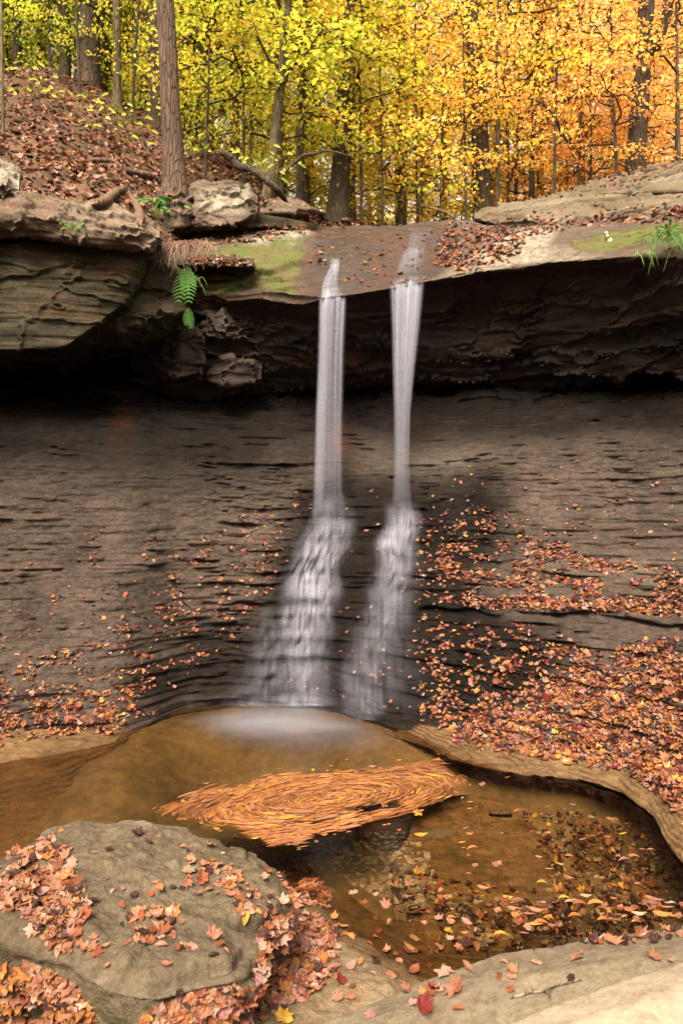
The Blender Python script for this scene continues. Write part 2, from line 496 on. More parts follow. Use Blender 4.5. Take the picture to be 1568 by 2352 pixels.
ZR = np.arange(-0.7, 5.0, 0.0115)
XC = np.concatenate([np.arange(-900, -60, 14), np.arange(-60, 1630, 2.6), np.arange(1630, 2400, 14)])
_xs = sorted(WALL)
_colY = []
for x in _xs:
    pts = WALL[x]
    zs = [CAMZ + (CY - p) / F * Y for p, Y in pts]; ys = [Y for _, Y in pts]
    zs = [-0.7] + zs + [zs[-1] + .25, 5.0]; ys = [ys[0] - .18] + ys + [ys[-1] + .35, ys[-1] + .6]
    _colY.append(smooth1(np.interp(ZR, zs, ys), 9, 0) + .55 * sstep(2.9, 3.9, ZR))
_colY = np.array(_colY)
XF = np.arange(-900, 2401, 4.0)
_f = np.array([np.interp(XF, _xs, _colY[:, k]) for k in range(len(ZR))])
_f = smooth1(_f, 12, 1)
WY = np.array([np.interp(XC, XF, _f[k]) for k in range(len(ZR))])      # rows z, cols x
def wall_grid():
    U = (XC - CX) / F
    Z = np.repeat(ZR[:, None], len(XC), 1)
    X = U[None] * WY
    px = np.repeat(XC[None], len(ZR), 0); py = CY - (Z - CAMZ) / WY * F
    # broken, layered zone: lower and middle beds, right half; smoother weathered clay above and left
    lay = np.maximum(sstep(1000, 1250, py + 60 * vnoise(X * .8, X * 0, Z * .8, 3)) * sstep(250, 520, px + (py - 1400) * .45), sstep(1480, 1620, py) * .8)
    lay = np.maximum(lay, .28 + .4 * sstep(-.05, .35, fbm(X * .9, X * 0 + 3, Z * 1.6, 3, 9)))
    d = .15 * lay * (strata(X, WY * .3, Z, .065, 1, 1.4) - .5)
    d += .075 * lay * (strata(X, WY * .3, Z, .028, 2, 2.8) - .5)
    # flakes: short thin plates here and there on the smooth clay
    fl = strata(X, WY * .3, Z, .034, 21, 2.0)
    d += .055 * (1 - lay * .5) * sstep(.66, .76, fl) * sstep(-.25, .15, fbm(X * .9, X * 0 + 2, Z * 1.4, 3, 27))
    d += .028 * sstep(-.1, .25, fbm(X * .8, X * 0 + 7, Z * 1.2, 3, 26)) * sstep(.64, .72, strata(X, WY * .3, Z, .022, 25, 3.5))
    d += .06 * fbm(X * 1.3, WY * .3, Z * 1.6, 4, 4) + .022 * fbm(X * 9, WY, Z * 16, 4, 5)
    # two thicker tan beds that stand proud
    for (pl, th, amp) in (([(960, 1385), (1150, 1398), (1300, 1400), (1450, 1408), (1568, 1432), (1700, 1450)], 9, .07), ([(440, 1372), (520, 1376), (620, 1380), (640, 1382)], 9, .06)):
        xs_, ys_ = zip(*pl)
        yc = np.interp(px, xs_, ys_) + 6 * vnoise(X * 5, X * 0, X * 0, 8)
        m = sstep(xs_[0] - 20, xs_[0] + 30, px) * (1 - sstep(xs_[-1] - 30, xs_[-1] + 10, px))
        tone = np.exp(-((py - yc) / th) ** 4) * m
        d += amp * tone * (.6 + .5 * vnoise(X * 3.5, X * 0, X * 0, 12))
        d -= .05 * np.exp(-((py - yc - th * 1.7) / 8) ** 2) * m
    up = sstep(960, 880, py)
    cv, ce = cells(X * 2.2, WY * 1.0, Z * 4.5, 40)
    d += up * (.22 * (cv - .5))
    Yn = WY - d
    G = np.stack([U[None] * Yn, Yn, Z], -1)
    wetc = [(540, 1640), (570, 1480), (640, 1260), (690, 1115), (780, 1095), (1000, 1080), (1130, 1075), (1175, 1150), (1165, 1260), (1085, 1340), (1150, 1430), (1290, 1490), (1260, 1600), (1030, 1705), (860, 1690)]
    wet = sstep(-70, 50, poly_mask(px, py, wetc) + 35 * fbm(X * 2, X * 0, Z * 3, 3, 31))
    wet = np.maximum(wet, .9 * sstep(-60, 60, poly_mask(px, py, [(330, 1640), (300, 1560), (420, 1450), (600, 1400), (700, 1300), (700, 1640)]) + 50 * fbm(X * 2, X * 0, Z * 6, 3, 33)))
    wet = np.maximum(wet, .7 * sstep(-60, 60, poly_mask(px, py, [(950, 1690), (950, 1400), (1280, 1440), (1300, 1560), (1120, 1700)]) + 60 * fbm(X * 2, X * 0, Z * 6, 3, 34)))
    wet = np.maximum(wet, 1.35 * sstep(1240 - 130 * sstep(500, 900, px), 930 - 30 * sstep(500, 900, px), py + 40 * fbm(X * 1.1, X * 0, Z * 1.5, 4, 35)))  # overhang shade painted into the upper wall, fading downwards
    rust = .9 * np.exp(-((px - 280) / 26) ** 2) * sstep(1080, 960, py) + .8 * np.exp(-((px - 770) / 25) ** 2) * sstep(1080, 1000, py) * sstep(880, 950, py) + .6 * sstep(120, 20, px) * sstep(1010, 900, py)
    pale = .35 * sstep(.15, .5, fbm(X * .8, X * 0, Z * .9, 3, 37)) * sstep(1000, 1100, py) * (1 - wet)
    return G, dict(wet=np.clip(wet, 0, 1), rust=np.clip(rust, 0, 1), pale=np.clip(pale, 0, 1))
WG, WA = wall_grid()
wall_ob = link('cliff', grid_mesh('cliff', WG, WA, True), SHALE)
tag(wall_ob, kind='structure')
add_surf(wall_ob)

def wall_Y(x, z):
    """Finished wall depth at picture column x and height z."""
    i = np.clip(np.round((np.asarray(z) - ZR[0]) / (ZR[1] - ZR[0])).astype(int), 0, len(ZR) - 1)
    j = np.clip(np.searchsorted(XC, x), 0, len(XC) - 1)
    return WG[i, j, 1]

# ------------------------------------------------------------------ ledges: lofts through columns of (picture y, depth)
def ledge_grid(cols, step=3.0, rsub=10, sm=2, back=1.2, close=True, drop=0.0):
    xs = sorted(cols)
    n = len(cols[xs[0]])
    X = np.arange(xs[0], xs[-1] + step / 2, step)
    ry = np.array([np.interp(X, xs, [cols[x][k][0] for x in xs]) for k in range(n)])
    rY = np.array([np.interp(X, xs, [cols[x][k][1] for x in xs]) for k in range(n)])
    ks = max(1, int(18 / step))
    ry, rY = smooth1(ry, ks, 1), smooth1(rY, ks, 1)
    pts = np.stack([(X[None] - CX) / F * rY, rY, CAMZ + (CY - ry) / F * rY], -1)
    if close:
        b0, b1 = pts[0].copy(), pts[-1].copy()
        b0[:, 1] += back; b0[:, 0] *= (b0[:, 1] / (b0[:, 1] - back)); b1[:, 1] = b0[:, 1]; b1[:, 0] = b0[:, 0]
        b0[:, 2] -= drop
        b1[:, 2] = np.minimum(b1[:, 2], b0[:, 2] - .05)
        pts = np.concatenate([b0[None], pts, b1[None]])
    n = len(pts)
    seg = np.linalg.norm(np.diff(pts, axis=0), axis=-1).mean(1)
    t = np.concatenate([[0], np.cumsum(seg)])
    rows = np.arange(0, t[-1], rsub * .001)
    k = np.clip(np.searchsorted(t, rows, 'right') - 1, 0, n - 2)
    f = ((rows - t[k]) / seg[k])[:, None, None]
    G = pts[k] * (1 - f) + pts[k + 1] * f
    if sm: G = smooth1(G, sm, 0)
    return G, X

def close_ring(name, G, attrs, flip=False):
    nr, nc = G.shape[:2]
    q = grid_faces(nr, nc, True)
    c0, c1 = G[:, 0].mean(0), G[:, -1].mean(0)
    V = np.concatenate([G.reshape(-1, 3), [c0, c1]])
    i = np.arange(nr); i2 = (i + 1) % nr
    t0 = np.stack([i * nc, np.full(nr, nr * nc), i2 * nc][::-1], -1)[:, ::-1]
    t1 = np.stack([i * nc + nc - 1, i2 * nc + nc - 1, np.full(nr, nr * nc + 1)], -1)
    loops = np.concatenate([q.ravel(), t0.ravel(), t1.ravel()])
    sizes = np.concatenate([np.full(len(q), 4), np.full(2 * nr, 3)])
    A = {k: np.concatenate([np.asarray(a).ravel(), [0, 0]]) for k, a in attrs.items()}
    me = np_mesh(name, V, loops, sizes, A, None, True)
    me.flip_normals() if flip else None
    return me

def rock_relief(G, seed, big=.08, fine=.012, bed=.05, th=.09, block=.0, bsc=(1.5, 1.5, 3.0), wrap=True):
    N = grid_normals(G, wrap)
    x, y, z = G[..., 0], G[..., 1], G[..., 2]
    d = big * fbm(x * 1.1, y * 1.1, z * 1.6, 4, seed) + fine * fbm(x * 11, y * 11, z * 13, 3, seed + 1)
    side = 1 - np.abs(N[..., 2]) * .8
    d += bed * side * (strata(x, y, z, th, seed + 2, .8) - .5) + bed * .4 * side * (strata(x, y, z, th * .37, seed + 3, 1.7) - .5)
    if np.any(block):
        v, e = cells(x * bsc[0], y * bsc[1], z * bsc[2], seed + 4)
        d += block * (v - .5) - np.minimum(block, .06) * sstep(.10, .0, e)
    return G + N * d[..., None], N

def ledge(name, cols, mat, label, cat, seed, attrs=None, kw=None, terrace=0, **rk):
    G, X = ledge_grid(cols, **(kw or {}))
    px, py = pix(G)
    G2, N = rock_relief(G, seed, **rk)
    if terrace:
        x, y, z = G2[..., 0], G2[..., 1], G2[..., 2]
        q = (z + .030 * fbm(x * 1.5, y * 1.5, z, 4, seed + 9) + .010 * vnoise(x * 7, y * 7, z, seed + 10)) / terrace
        kq = np.floor(q); G2[..., 2] = z + (kq + sstep(.72, .95, q - kq) - q) * terrace * .95
    A = attrs(G2, N, px, py) if attrs else {}
    if terrace: A['wet'] = np.maximum(A.get('wet', 0 * px), .8 * sstep(.70, .82, q - kq) * sstep(-.2, .3, fbm(x * 2.5, y * 2.5, z, 3, seed + 12)))  # darker crack lines along the step risers
    A = {k: np.clip(v, 0, 1) for k, v in A.items()}
    ob = link(name, close_ring(name, G2, A, True), mat)
    tag(ob, label, cat)
    add_surf(ob)
    return ob

CAP = {
    300: [(575, 9.9), (585, 9.6), (610, 9.4), (650, 9.3), (690, 9.5), (760, 9.6), (830, 9.7), (905, 9.8)],
    420: [(548, 9.9), (570, 9.5), (598, 9.2), (640, 9.1), (690, 9.3), (760, 9.5), (830, 9.6), (905, 9.8)],
    470: [(542, 10.0), (572, 9.5), (612, 9.15), (668, 9.05), (700, 9.2), (765, 9.5), (835, 9.6), (905, 9.8)],
    520: [(538, 10.2), (574, 9.55), (618, 9.1), (690, 8.95), (706, 9.2), (770, 9.45), (840, 9.6), (905, 9.9)],
    600: [(532, 10.4), (570, 9.7), (614, 9.1), (682, 8.85), (700, 9.15), (765, 9.5), (835, 9.8), (900, 10.2)],
    690: [(526, 10.7), (560, 9.9), (625, 9.1), (692, 8.75), (705, 9.0), (770, 9.5), (840, 9.9), (890, 10.3)],
    780: [(523, 10.8), (555, 10.0), (620, 9.15), (681, 8.75), (695, 9.0), (765, 9.5), (840, 9.9), (885, 10.3)],
    895: [(520, 10.9), (550, 10.0), (605, 9.2), (663, 8.75), (680, 9.0), (755, 9.5), (830, 9.9), (880, 10.2)],
    975: [(516, 10.9), (545, 10.0), (595, 9.2), (648, 8.7), (668, 9.0), (745, 9.4), (825, 9.8), (875, 10.1)],
    1100: [(510, 10.9), (535, 10.0), (580, 9.1), (622, 8.5), (650, 8.9), (730, 9.3), (810, 9.6), (870, 9.9)],
    1250: [(506, 10.2), (530, 9.3), (565, 8.6), (604, 8.15), (640, 8.5), (720, 8.9), (800, 9.2), (865, 9.5)],
    1400: [(500, 9.5), (518, 8.8), (540, 8.2), (590, 7.75), (640, 8.1), (715, 8.5), (795, 8.8), (860, 9.0)],
    1568: [(488, 8.7), (500, 8.2), (515, 7.6), (588, 7.2), (650, 7.5), (720, 7.9), (800, 8.2), (860, 8.4)],
    1900: [(450, 7.6), (470, 7.2), (490, 6.7), (560, 6.3), (620, 6.6), (700, 7.0), (790, 7.2), (850, 7.4)],
    2500: [(380, 6), (400, 5.7), (430, 5.3), (500, 5.0), (580, 5.3), (680, 5.6), (780, 5.8), (840, 6)],
}
def cap_attrs(G, N, px, py):
    lipy = np.interp(px, sorted(CAP), [CAP[x][3][0] for x in sorted(CAP)])
    top = py < lipy + 6
    x, y, z = G[..., 0], G[..., 1], G[..., 2]
    nz = fbm(x * 1.6, y * 1.6, z * 1.6, 4, 51)
    moss = top * (sstep(-20, 40, poly_mask(px, py, [(430, 560), (560, 540), (735, 526), (740, 570), (700, 625), (705, 690), (560, 700), (480, 705), (430, 640)])) * .92
                  + 1.15 * sstep(-25, 25, poly_mask(px, py, [(1300, 550), (1420, 520), (1600, 500), (1800, 480), (1800, 600), (1568, 590), (1480, 588), (1330, 575)])))
    moss = np.maximum(moss * (.85 + .7 * nz), .55 * (~top) * sstep(30, 5, np.abs(py - 690)) * sstep(500, 540, px) * sstep(660, 620, px))
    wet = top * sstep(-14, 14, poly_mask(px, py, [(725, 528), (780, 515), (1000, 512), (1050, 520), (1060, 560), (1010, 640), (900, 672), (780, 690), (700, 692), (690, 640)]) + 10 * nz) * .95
    wet = np.maximum(wet, (~top) * (.8 + .5 * sstep(720, 820, py)))  # paints the shade of the ledge underside, deeper towards the recess
    pale = top * (1.3 * sstep(-14, 12, poly_mask(px, py, [(560, 566), (640, 540), (715, 536), (660, 580), (610, 612), (560, 600)]) + 8 * nz) + 1.3 * sstep(-14, 10, poly_mask(px, py, [(1080, 600), (1200, 530), (1285, 520), (1240, 585), (1160, 600)]) + 6 * nz)
                  + .6 * sstep(-15, 15, poly_mask(px, py, [(1000, 640), (1150, 570), (1300, 570), (1400, 585), (1250, 610), (1040, 640)])))
    rust = top * .42 * wet * sstep(-.2, .3, nz) + (~top) * .45 * sstep(.1, .5, fbm(x * 1.2, y * 1.2, z * 2, 3, 52))
    return dict(moss=moss, wet=wet, pale=pale, rust=rust)
def cap_block(G):
    px, py = pix(G)
    lipy = np.interp(px, sorted(CAP), [CAP[x][3][0] for x in sorted(CAP)])
    return .015 + .20 * sstep(lipy + 20, lipy + 120, py)
_G, _X = ledge_grid(CAP, rsub=14, sm=2, back=1.5)
_px, _py = pix(_G)
_G2, _N = rock_relief(_G, 60, big=.12, fine=.010, bed=.16, th=.12, block=cap_block(_G), bsc=(1.1, 1.1, 4.6))
_ln = np.interp(_px, [455, 520, 560, 600, 660, 735, 760], [690, 668, 640, 620, 606, 602, 600]) + 5 * vnoise(_px * .05, 0 * _px, 0 * _px, 66)
_G2 = _G2 + _N * (.07 * sstep(-2, 5, _py - _ln) * sstep(470, 520, _px) * sstep(760, 700, _px) * (_py < np.interp(_px, sorted(CAP), [CAP[x][3][0] for x in sorted(CAP)]) + 10))[..., None]
_A = {k: np.clip(v, 0, 1) for k, v in cap_attrs(_G2, _N, _px, _py).items()}
_A['wet'] = _A['wet']
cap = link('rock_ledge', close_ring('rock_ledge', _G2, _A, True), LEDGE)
tag(cap, 'long overhanging sandstone ledge with mossy ends that the water pours over', 'rock ledge')
add_surf(cap)

def left_attrs(G, N, px, py):
    x, y, z = G[..., 0], G[..., 1], G[..., 2]
    nz = fbm(x * 1.5, y * 1.5, z * 2.5, 4, 71)
    moss = .36 + .55 * nz
    return dict(moss=moss * sstep(830, 700, py), wet=.25 + .5 * sstep(760, 850, py) + .3 * (nz > .2), rust=.22 * sstep(0, .5, fbm(x * 1.2, y, z * 4, 3, 72)))  # this level also darkens the rock towards its lower edge
ledge('rock_block', {
    -900: [(520, 5.4), (540, 4.95), (680, 4.95), (830, 5.0), (850, 5.6)],
    -300: [(545, 7.6), (565, 7.2), (690, 7.2), (815, 7.2), (835, 7.8)],
    0: [(545, 8.1), (558, 7.72), (680, 7.7), (803, 7.65), (826, 8.3)],
    150: [(550, 8.2), (562, 7.82), (680, 7.8), (796, 7.75), (818, 8.4)],
    220: [(554, 8.3), (566, 7.92), (670, 7.9), (748, 7.9), (790, 8.6)],
    290: [(560, 8.4), (572, 8.02), (630, 8.0), (692, 8.05), (760, 8.9)],
    335: [(566, 8.6), (578, 8.15), (600, 8.2), (622, 8.3), (700, 9.2)]},
    SANDSTONE, 'massive olive brown bedded rock block beneath the jutting slab at upper left', 'rock', 81, left_attrs, dict(back=1.6), big=.06, bed=.07, th=.075, block=.035, bsc=(1.1, 1.1, 2.6))
ledge('rock_block', {
    200: [(650, 8.5), (660, 8.3), (705, 8.25), (752, 8.2), (775, 8.6)],
    300: [(590, 8.7), (600, 8.35), (690, 8.3), (748, 8.25), (775, 8.7)],
    380: [(592, 8.8), (602, 8.45), (680, 8.45), (728, 8.4), (760, 8.9)],
    428: [(630, 8.9), (640, 8.6), (685, 8.6), (712, 8.55), (735, 9.0)]},
    SANDSTONE, 'mottled dark wedge of rock beside the hanging fern under the ledge', 'rock', 83, left_attrs, dict(back=1.2), big=.06, bed=.05, th=.15, block=.06)
ledge('rock_slab', {
    -900: [(430, 5.1), (450, 4.9), (490, 4.85), (530, 4.9), (548, 5.3)],
    -300: [(430, 7.3), (445, 7.0), (490, 6.9), (520, 6.95), (545, 7.5)],
    0: [(446, 7.9), (462, 7.55), (500, 7.42), (526, 7.48), (550, 7.95)],
    60: [(446, 7.9), (462, 7.55), (500, 7.4), (530, 7.46), (552, 7.95)],
    150: [(452, 7.95), (470, 7.6), (510, 7.48), (548, 7.55), (562, 8.0)],
    250: [(470, 8.1), (486, 7.75), (530, 7.63), (563, 7.7), (574, 8.1)],
    340: [(500, 8.3), (515, 7.95), (542, 7.88), (569, 7.95), (578, 8.3)],
    368: [(520, 8.4), (530, 8.08), (543, 8.05), (556, 8.06), (562, 8.4)]},
    BANKSTONE, 'long rough jutting sandstone slab with grey lichen at upper left', 'rock slab', 85,
    lambda G, N, px, py: dict(pale=.35 + .5 * fbm(G[..., 0] * 2, G[..., 1] * 2, G[..., 2] * 3, 3, 86), moss=.15 + .4 * fbm(G[..., 0] * 2, G[..., 1], G[..., 2] * 2, 3, 87), rust=.12 + 0 * px), dict(back=1.3), big=.10, fine=.02, bed=.07, th=.09, block=.05, bsc=(2.2, 2.2, 3.5))
ledge('rock_slab', {
    -600: [(380, 6.0), (395, 5.7), (430, 5.6), (455, 5.7), (465, 6.0)],
    -60: [(390, 7.7), (402, 7.4), (428, 7.35), (455, 7.4), (462, 7.8)],
    20: [(390, 7.8), (402, 7.5), (428, 7.4), (455, 7.45), (462, 7.8)],
    46: [(405, 7.9), (418, 7.6), (432, 7.55), (450, 7.55), (456, 7.9)]},
    BANKSTONE, 'pale weathered rock lying on the left end of the jutting slab', 'rock slab', 88,
    lambda G, N, px, py: dict(pale=.9 + 0 * px), dict(back=.8), big=.06, bed=.05, th=.09, block=.08, bsc=(2.5, 2.5, 4))
# thin dark shelves in the recess left of the mossy ledge
for k, (x0, x1, yt, yb, Y) in enumerate(((395, 585, 585, 612, 8.75), (430, 560, 622, 642, 8.95))):
    ledge('rock_slab', {x0: [(yt, Y + .3), (yt + 6, Y + .1), (yb - 4, Y + .1), (yb, Y + .3)], (x0 + x1) // 2: [(yt, Y + .3), (yt + 6, Y), (yb, Y), (yb + 5, Y + .3)],
          x1: [(yt + 12, Y + .3), (yt + 16, Y + .1), (yb + 2, Y + .1), (yb + 6, Y + .3)]}, SANDSTONE,
          ('thin leaf strewn shelf of rock over the hanging fern', 'thin dark shelf of rock in the recess right of the fern')[k], 'rock slab', 90 + k,
          lambda G, N, px, py: dict(moss=.4 + 0 * px, wet=.4 + 0 * px), dict(back=.9), big=.05, bed=.04, th=.05)
# broken rock deep in the recess
for k, (x0, x1, yt, yb, Y) in enumerate(((360, 470, 745, 880, 9.0), (455, 580, 705, 800, 9.1), (450, 600, 815, 900, 9.25))):
    xm = (x0 + x1) // 2
    ledge('rock_block', {x0: [(yt + 40, Y + .5), (yt + 50, Y + .25), (yb - 35, Y + .25), (yb - 20, Y + .5)], xm: [(yt, Y + .5), (yt + 12, Y), (yb - 14, Y), (yb, Y + .5)],
          x1: [(yt + 25, Y + .6), (yt + 32, Y + .3), (yb - 30, Y + .3), (yb - 20, Y + .6)]}, LEDGE,
          ('cracked brown block deep in the shaded recess on the left', 'pale topped block wedged under the mossy ledge', 'low broken block at the foot of the shaded recess')[k], 'rock', 95 + k,
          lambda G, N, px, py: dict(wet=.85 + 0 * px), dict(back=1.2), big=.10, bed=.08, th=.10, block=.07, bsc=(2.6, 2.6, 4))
# rocks on the left bank
ledge('boulder', {
    425: [(445, 10.2), (452, 9.9), (490, 9.8), (512, 9.8), (520, 10.1)],
    445: [(424, 10.2), (434, 9.75), (490, 9.65), (520, 9.6), (528, 10)],
    500: [(420, 10.2), (428, 9.75), (475, 9.62), (518, 9.55), (526, 10)],
    550: [(416, 10.2), (424, 9.8), (470, 9.7), (512, 9.65), (520, 10)],
    575: [(424, 10.2), (432, 9.85), (460, 9.8), (498, 9.8), (506, 10.1)],
    592: [(446, 10.3), (452, 10.0), (462, 9.98), (474, 9.98), (480, 10.2)]},
    BANKSTONE, 'squarish lichen spotted boulder on the bank below the big trunk', 'boulder', 101,
    lambda G, N, px, py: dict(pale=.85 * sstep(-25, 20, poly_mask(px, py, [(460, 440), (570, 424), (585, 480), (500, 490), (465, 470)])), moss=.35 + 0 * px), dict(back=.9, step=2.5), big=.05, bed=.03, th=.16, block=.05, bsc=(2, 2, 3))
ledge('boulder', {
    345: [(462, 10.0), (468, 9.8), (500, 9.75), (522, 9.75), (528, 10)],
    375: [(436, 10.0), (444, 9.65), (490, 9.5), (524, 9.45), (530, 9.9)],
    415: [(430, 10.0), (438, 9.6), (480, 9.45), (522, 9.4), (530, 9.9)],
    440: [(450, 10.1), (456, 9.75), (490, 9.7), (515, 9.7), (522, 9.9)]},
    BANKSTONE, 'smaller brown boulder with ferns growing at its left side', 'boulder', 103,
    lambda G, N, px, py: dict(moss=.4 + 0 * px), dict(back=.8, step=2.5), big=.08, bed=.04, th=.13, block=.12, bsc=(2.4, 2.4, 3))
ledge('boulder', {
    598: [(470, 11.2), (476, 11.0), (490, 10.95), (500, 11.1)], 650: [(458, 11.2), (464, 10.9), (488, 10.85), (502, 11.1)],
    690: [(466, 11.2), (472, 11.0), (490, 10.95), (502, 11.1)], 708: [(478, 11.3), (482, 11.1), (492, 11.1), (500, 11.2)]},
    BANKSTONE, 'low rounded brown rock behind the dark tilted slab', 'boulder', 105, None, dict(back=.7, step=2.5), big=.07, bed=.03, block=.05)
ledge('rock_slab', {
    580: [(496, 10.6), (500, 10.4), (510, 10.35), (516, 10.5)], 600: [(492, 10.6), (496, 10.35), (520, 10.2), (530, 10.4)],
    660: [(502, 10.7), (507, 10.4), (525, 10.25), (533, 10.4)], 720: [(517, 10.8), (521, 10.6), (530, 10.5), (536, 10.6)], 765: [(527, 10.9), (530, 10.75), (534, 10.7), (538, 10.8)]},
    SANDSTONE, 'dark tilted slab with leaves along its edge beside the stream', 'rock slab', 107,
    lambda G, N, px, py: dict(moss=.5 + 0 * px, wet=.5 + 0 * px), dict(back=.7, step=2.5), big=.04, bed=.03, th=.06)
ledge('rock_slab', {
    525: [(510, 10.2), (514, 10.05), (520, 10.05), (525, 10.2)], 560: [(508, 10.2), (512, 9.95), (520, 9.9), (526, 10.1)], 605: [(514, 10.3), (517, 10.1), (523, 10.1), (527, 10.2)]},
    SANDSTONE, 'small thin slab lying under the lichen spotted boulder', 'rock slab', 109, None, dict(back=.5, step=2.5), big=.03, bed=.03, th=.05)
# slabs on the right
rs_attr = lambda G, N, px, py: dict(moss=.30 + .5 * fbm(G[..., 0] * 1.2, G[..., 1] * 1.2, G[..., 2] * 2, 3, 111), pale=.12 + .4 * fbm(G[..., 0], G[..., 1], G[..., 2], 3, 112))
ledge('rock_slab', {
    1088: [(491, 11.2), (495, 10.9), (500, 10.7), (504, 10.7), (506, 10.9)],
    1150: [(474, 11.5), (490, 10.8), (508, 10.35), (516, 10.3), (520, 10.6)],
    1250: [(449, 11.8), (475, 10.6), (506, 9.95), (516, 9.9), (520, 10.2)],
    1330: [(438, 11.6), (465, 10.3), (498, 9.65), (508, 9.6), (514, 9.9)],
    1450: [(438, 11.0), (462, 9.8), (486, 9.15), (498, 9.1), (504, 9.4)],
    1568: [(434, 10.2), (455, 9.2), (472, 8.6), (488, 8.5), (496, 8.8)],
    1900: [(400, 8.6), (420, 8.0), (440, 7.5), (455, 7.4), (465, 7.7)],
    2500: [(330, 6.8), (350, 6.3), (370, 6.0), (390, 5.9), (410, 6.2)]},
    OLIVE, 'broad pale grey slab sloping above the right end of the ledge', 'rock slab', 113, rs_attr, dict(back=1.5), big=.07, bed=.06, th=.10, block=.05, bsc=(.8, .8, 2.5))
ledge('rock_slab', {
    1310: [(436, 12.2), (440, 11.6), (443, 11.3), (446, 11.3), (448, 11.5)],
    1390: [(408, 12.8), (425, 11.6), (438, 10.9), (446, 10.8), (450, 11.1)],
    1480: [(386, 12.8), (408, 11.3), (430, 10.4), (442, 10.3), (448, 10.6)],
    1568: [(374, 12.4), (398, 10.8), (424, 9.9), (440, 9.8), (446, 10.1)],
    1900: [(330, 10.5), (360, 9.4), (390, 8.7), (405, 8.6), (412, 8.9)],
    2500: [(260, 8.0), (290, 7.4), (320, 7.0), (340, 6.9), (350, 7.2)]},
    OLIVE, 'upper rounded grey slab resting on the broad slab at the right edge', 'rock slab', 117, rs_attr, dict(back=1.5), big=.12, bed=.07, th=.12, block=.07, bsc=(1.1, 1.1, 2.5))

# ------------------------------------------------------------------ forest ground (one sheet out to the horizon)
FR = [(-2600, 380, 4.5), (-900, 400, 5.6), (-300, 420, 7.4), (0, 440, 8.0), (150, 455, 8.2), (280, 490, 8.5), (370, 525, 9.2), (450, 548, 10.3), (600, 535, 10.9), (760, 535, 11.4), (900, 528, 11.8), (1100, 520, 11.8), (1300, 500, 11.4), (1568, 470, 10.6), (2000, 420, 8.8), (3000, 360, 6.5), (4500, 300, 5)]
RG = [(-2600, 60, 10), (-900, 80, 11.5), (-300, 130, 12.8), (0, 152, 13.2), (100, 160, 13.3), (200, 192, 13.4), (290, 245, 13.5), (350, 270, 13.6), (430, 318, 13.8), (500, 352, 14.0), (570, 398, 14.0), (640, 448, 14), (700, 490, 14), (780, 514, 14), (900, 516, 14), (1100, 512, 14), (1300, 490, 14), (1568, 440, 13.5), (2000, 380, 12), (3000, 300, 10), (4500, 240, 8)]
def forest_ground(px, Y, relief=True):
    px = np.asarray(px, float); Y = np.asarray(Y, float)
    fx, fp, fY = map(np.array, zip(*FR)); gx, gp, gY = map(np.array, zip(*RG))
    y0, Y0 = np.interp(px, fx, fp), np.interp(px, fx, fY); y1, Y1 = np.interp(px, gx, gp), np.interp(px, gx, gY)
    z0 = CAMZ + (CY - y0) / F * Y0; z1 = CAMZ + (CY - y1) / F * Y1
    t = np.clip((Y - Y0) / (Y1 - Y0), -.6, 1)
    z = z0 + (z1 - z0) * t
    far = np.maximum(Y - Y1, 0)
    z = z + far * (.07 + .05 * sstep(700, 1100, px)) * np.exp(-far / 160)
    if relief:
        X = (px - CX) / F * Y
        near = np.clip(1 - far / 60, .2, 1)
        z = z + (.14 * fbm(X * .9, Y * .9, 0 * X, 3, 121) + .05 * fbm(X * 3.4, Y * 3.4, 0 * X, 3, 122) + .018 * fbm(X * 14, Y * 14, 0 * X, 2, 123)) * near + far * .02 * fbm(X * .05, Y * .05, 0 * X, 2, 124)
    return z
gx_ = np.concatenate([np.arange(-2600, -100, 40), np.arange(-100, 1700, 6), np.arange(1700, 4501, 40)])
tt = np.concatenate([np.linspace(-.05, 1.15, 150), 1.15 + np.cumsum(.012 * 1.085 ** np.arange(90))])
_f0 = np.interp(gx_, *zip(*[(a, c) for a, b, c in FR])); _g0 = np.interp(gx_, *zip(*[(a, c) for a, b, c in RG]))
_Y = _f0[None] + (_g0 - _f0)[None] * tt[:, None]
_far = tt > 1.15
_Y[_far] = (_f0 + (_g0 - _f0) * 1.15)[None] + ((tt[_far] - 1.15) / (tt[-1] - 1.15))[:, None] ** 1.0 * 420
_pxg = np.repeat(gx_[None], len(tt), 0)
_Z = forest_ground(_pxg, _Y)
_GG = np.stack([(_pxg - CX) / F * _Y, _Y, _Z], -1)
ground = link('ground', grid_mesh('ground', _GG, None, True), SOIL)
tag(ground, kind='structure')
add_surf(ground)
def ground_at(px, Y):
    return ((px - CX) / F * Y, Y, float(forest_ground(px, Y)))

# ------------------------------------------------------------------ pool bed, shelves, near rocks, water
def bed_z(X, Y):
    px = CX + X / np.maximum(Y, .6) * F
    foot = np.interp(px, _xs, [WALL[x][0][1] for x in _xs])
    dist = foot - Y                                   # metres out from the wall foot
    left = sstep(560, 250, px)
    right = sstep(860, 1000, px)
    z = -.04 - (.50 - .14 * right) * sstep(0, 1.6 + 1.2 * left - .9 * right, dist) - .14 * right * sstep(0, .3, dist)
    near = sstep(3.6 - .25 * sstep(800, 1500, px), 2.5, Y)
    z = z * (1 - near) + .05 * near
    z = np.where(Y < 1.2, .05 - .1 * np.maximum(.6 - Y, 0) * 0, z)
    z = z + .035 * fbm(X * 1.6, Y * 1.6, 0 * X, 4, 131) + .012 * fbm(X * 9, Y * 9, 0 * X, 3, 132)
    return z
bx_ = np.concatenate([np.arange(-40, -4.5, 1.2), np.arange(-4.5, 4.5, .03), np.arange(4.5, 41, 1.2)])
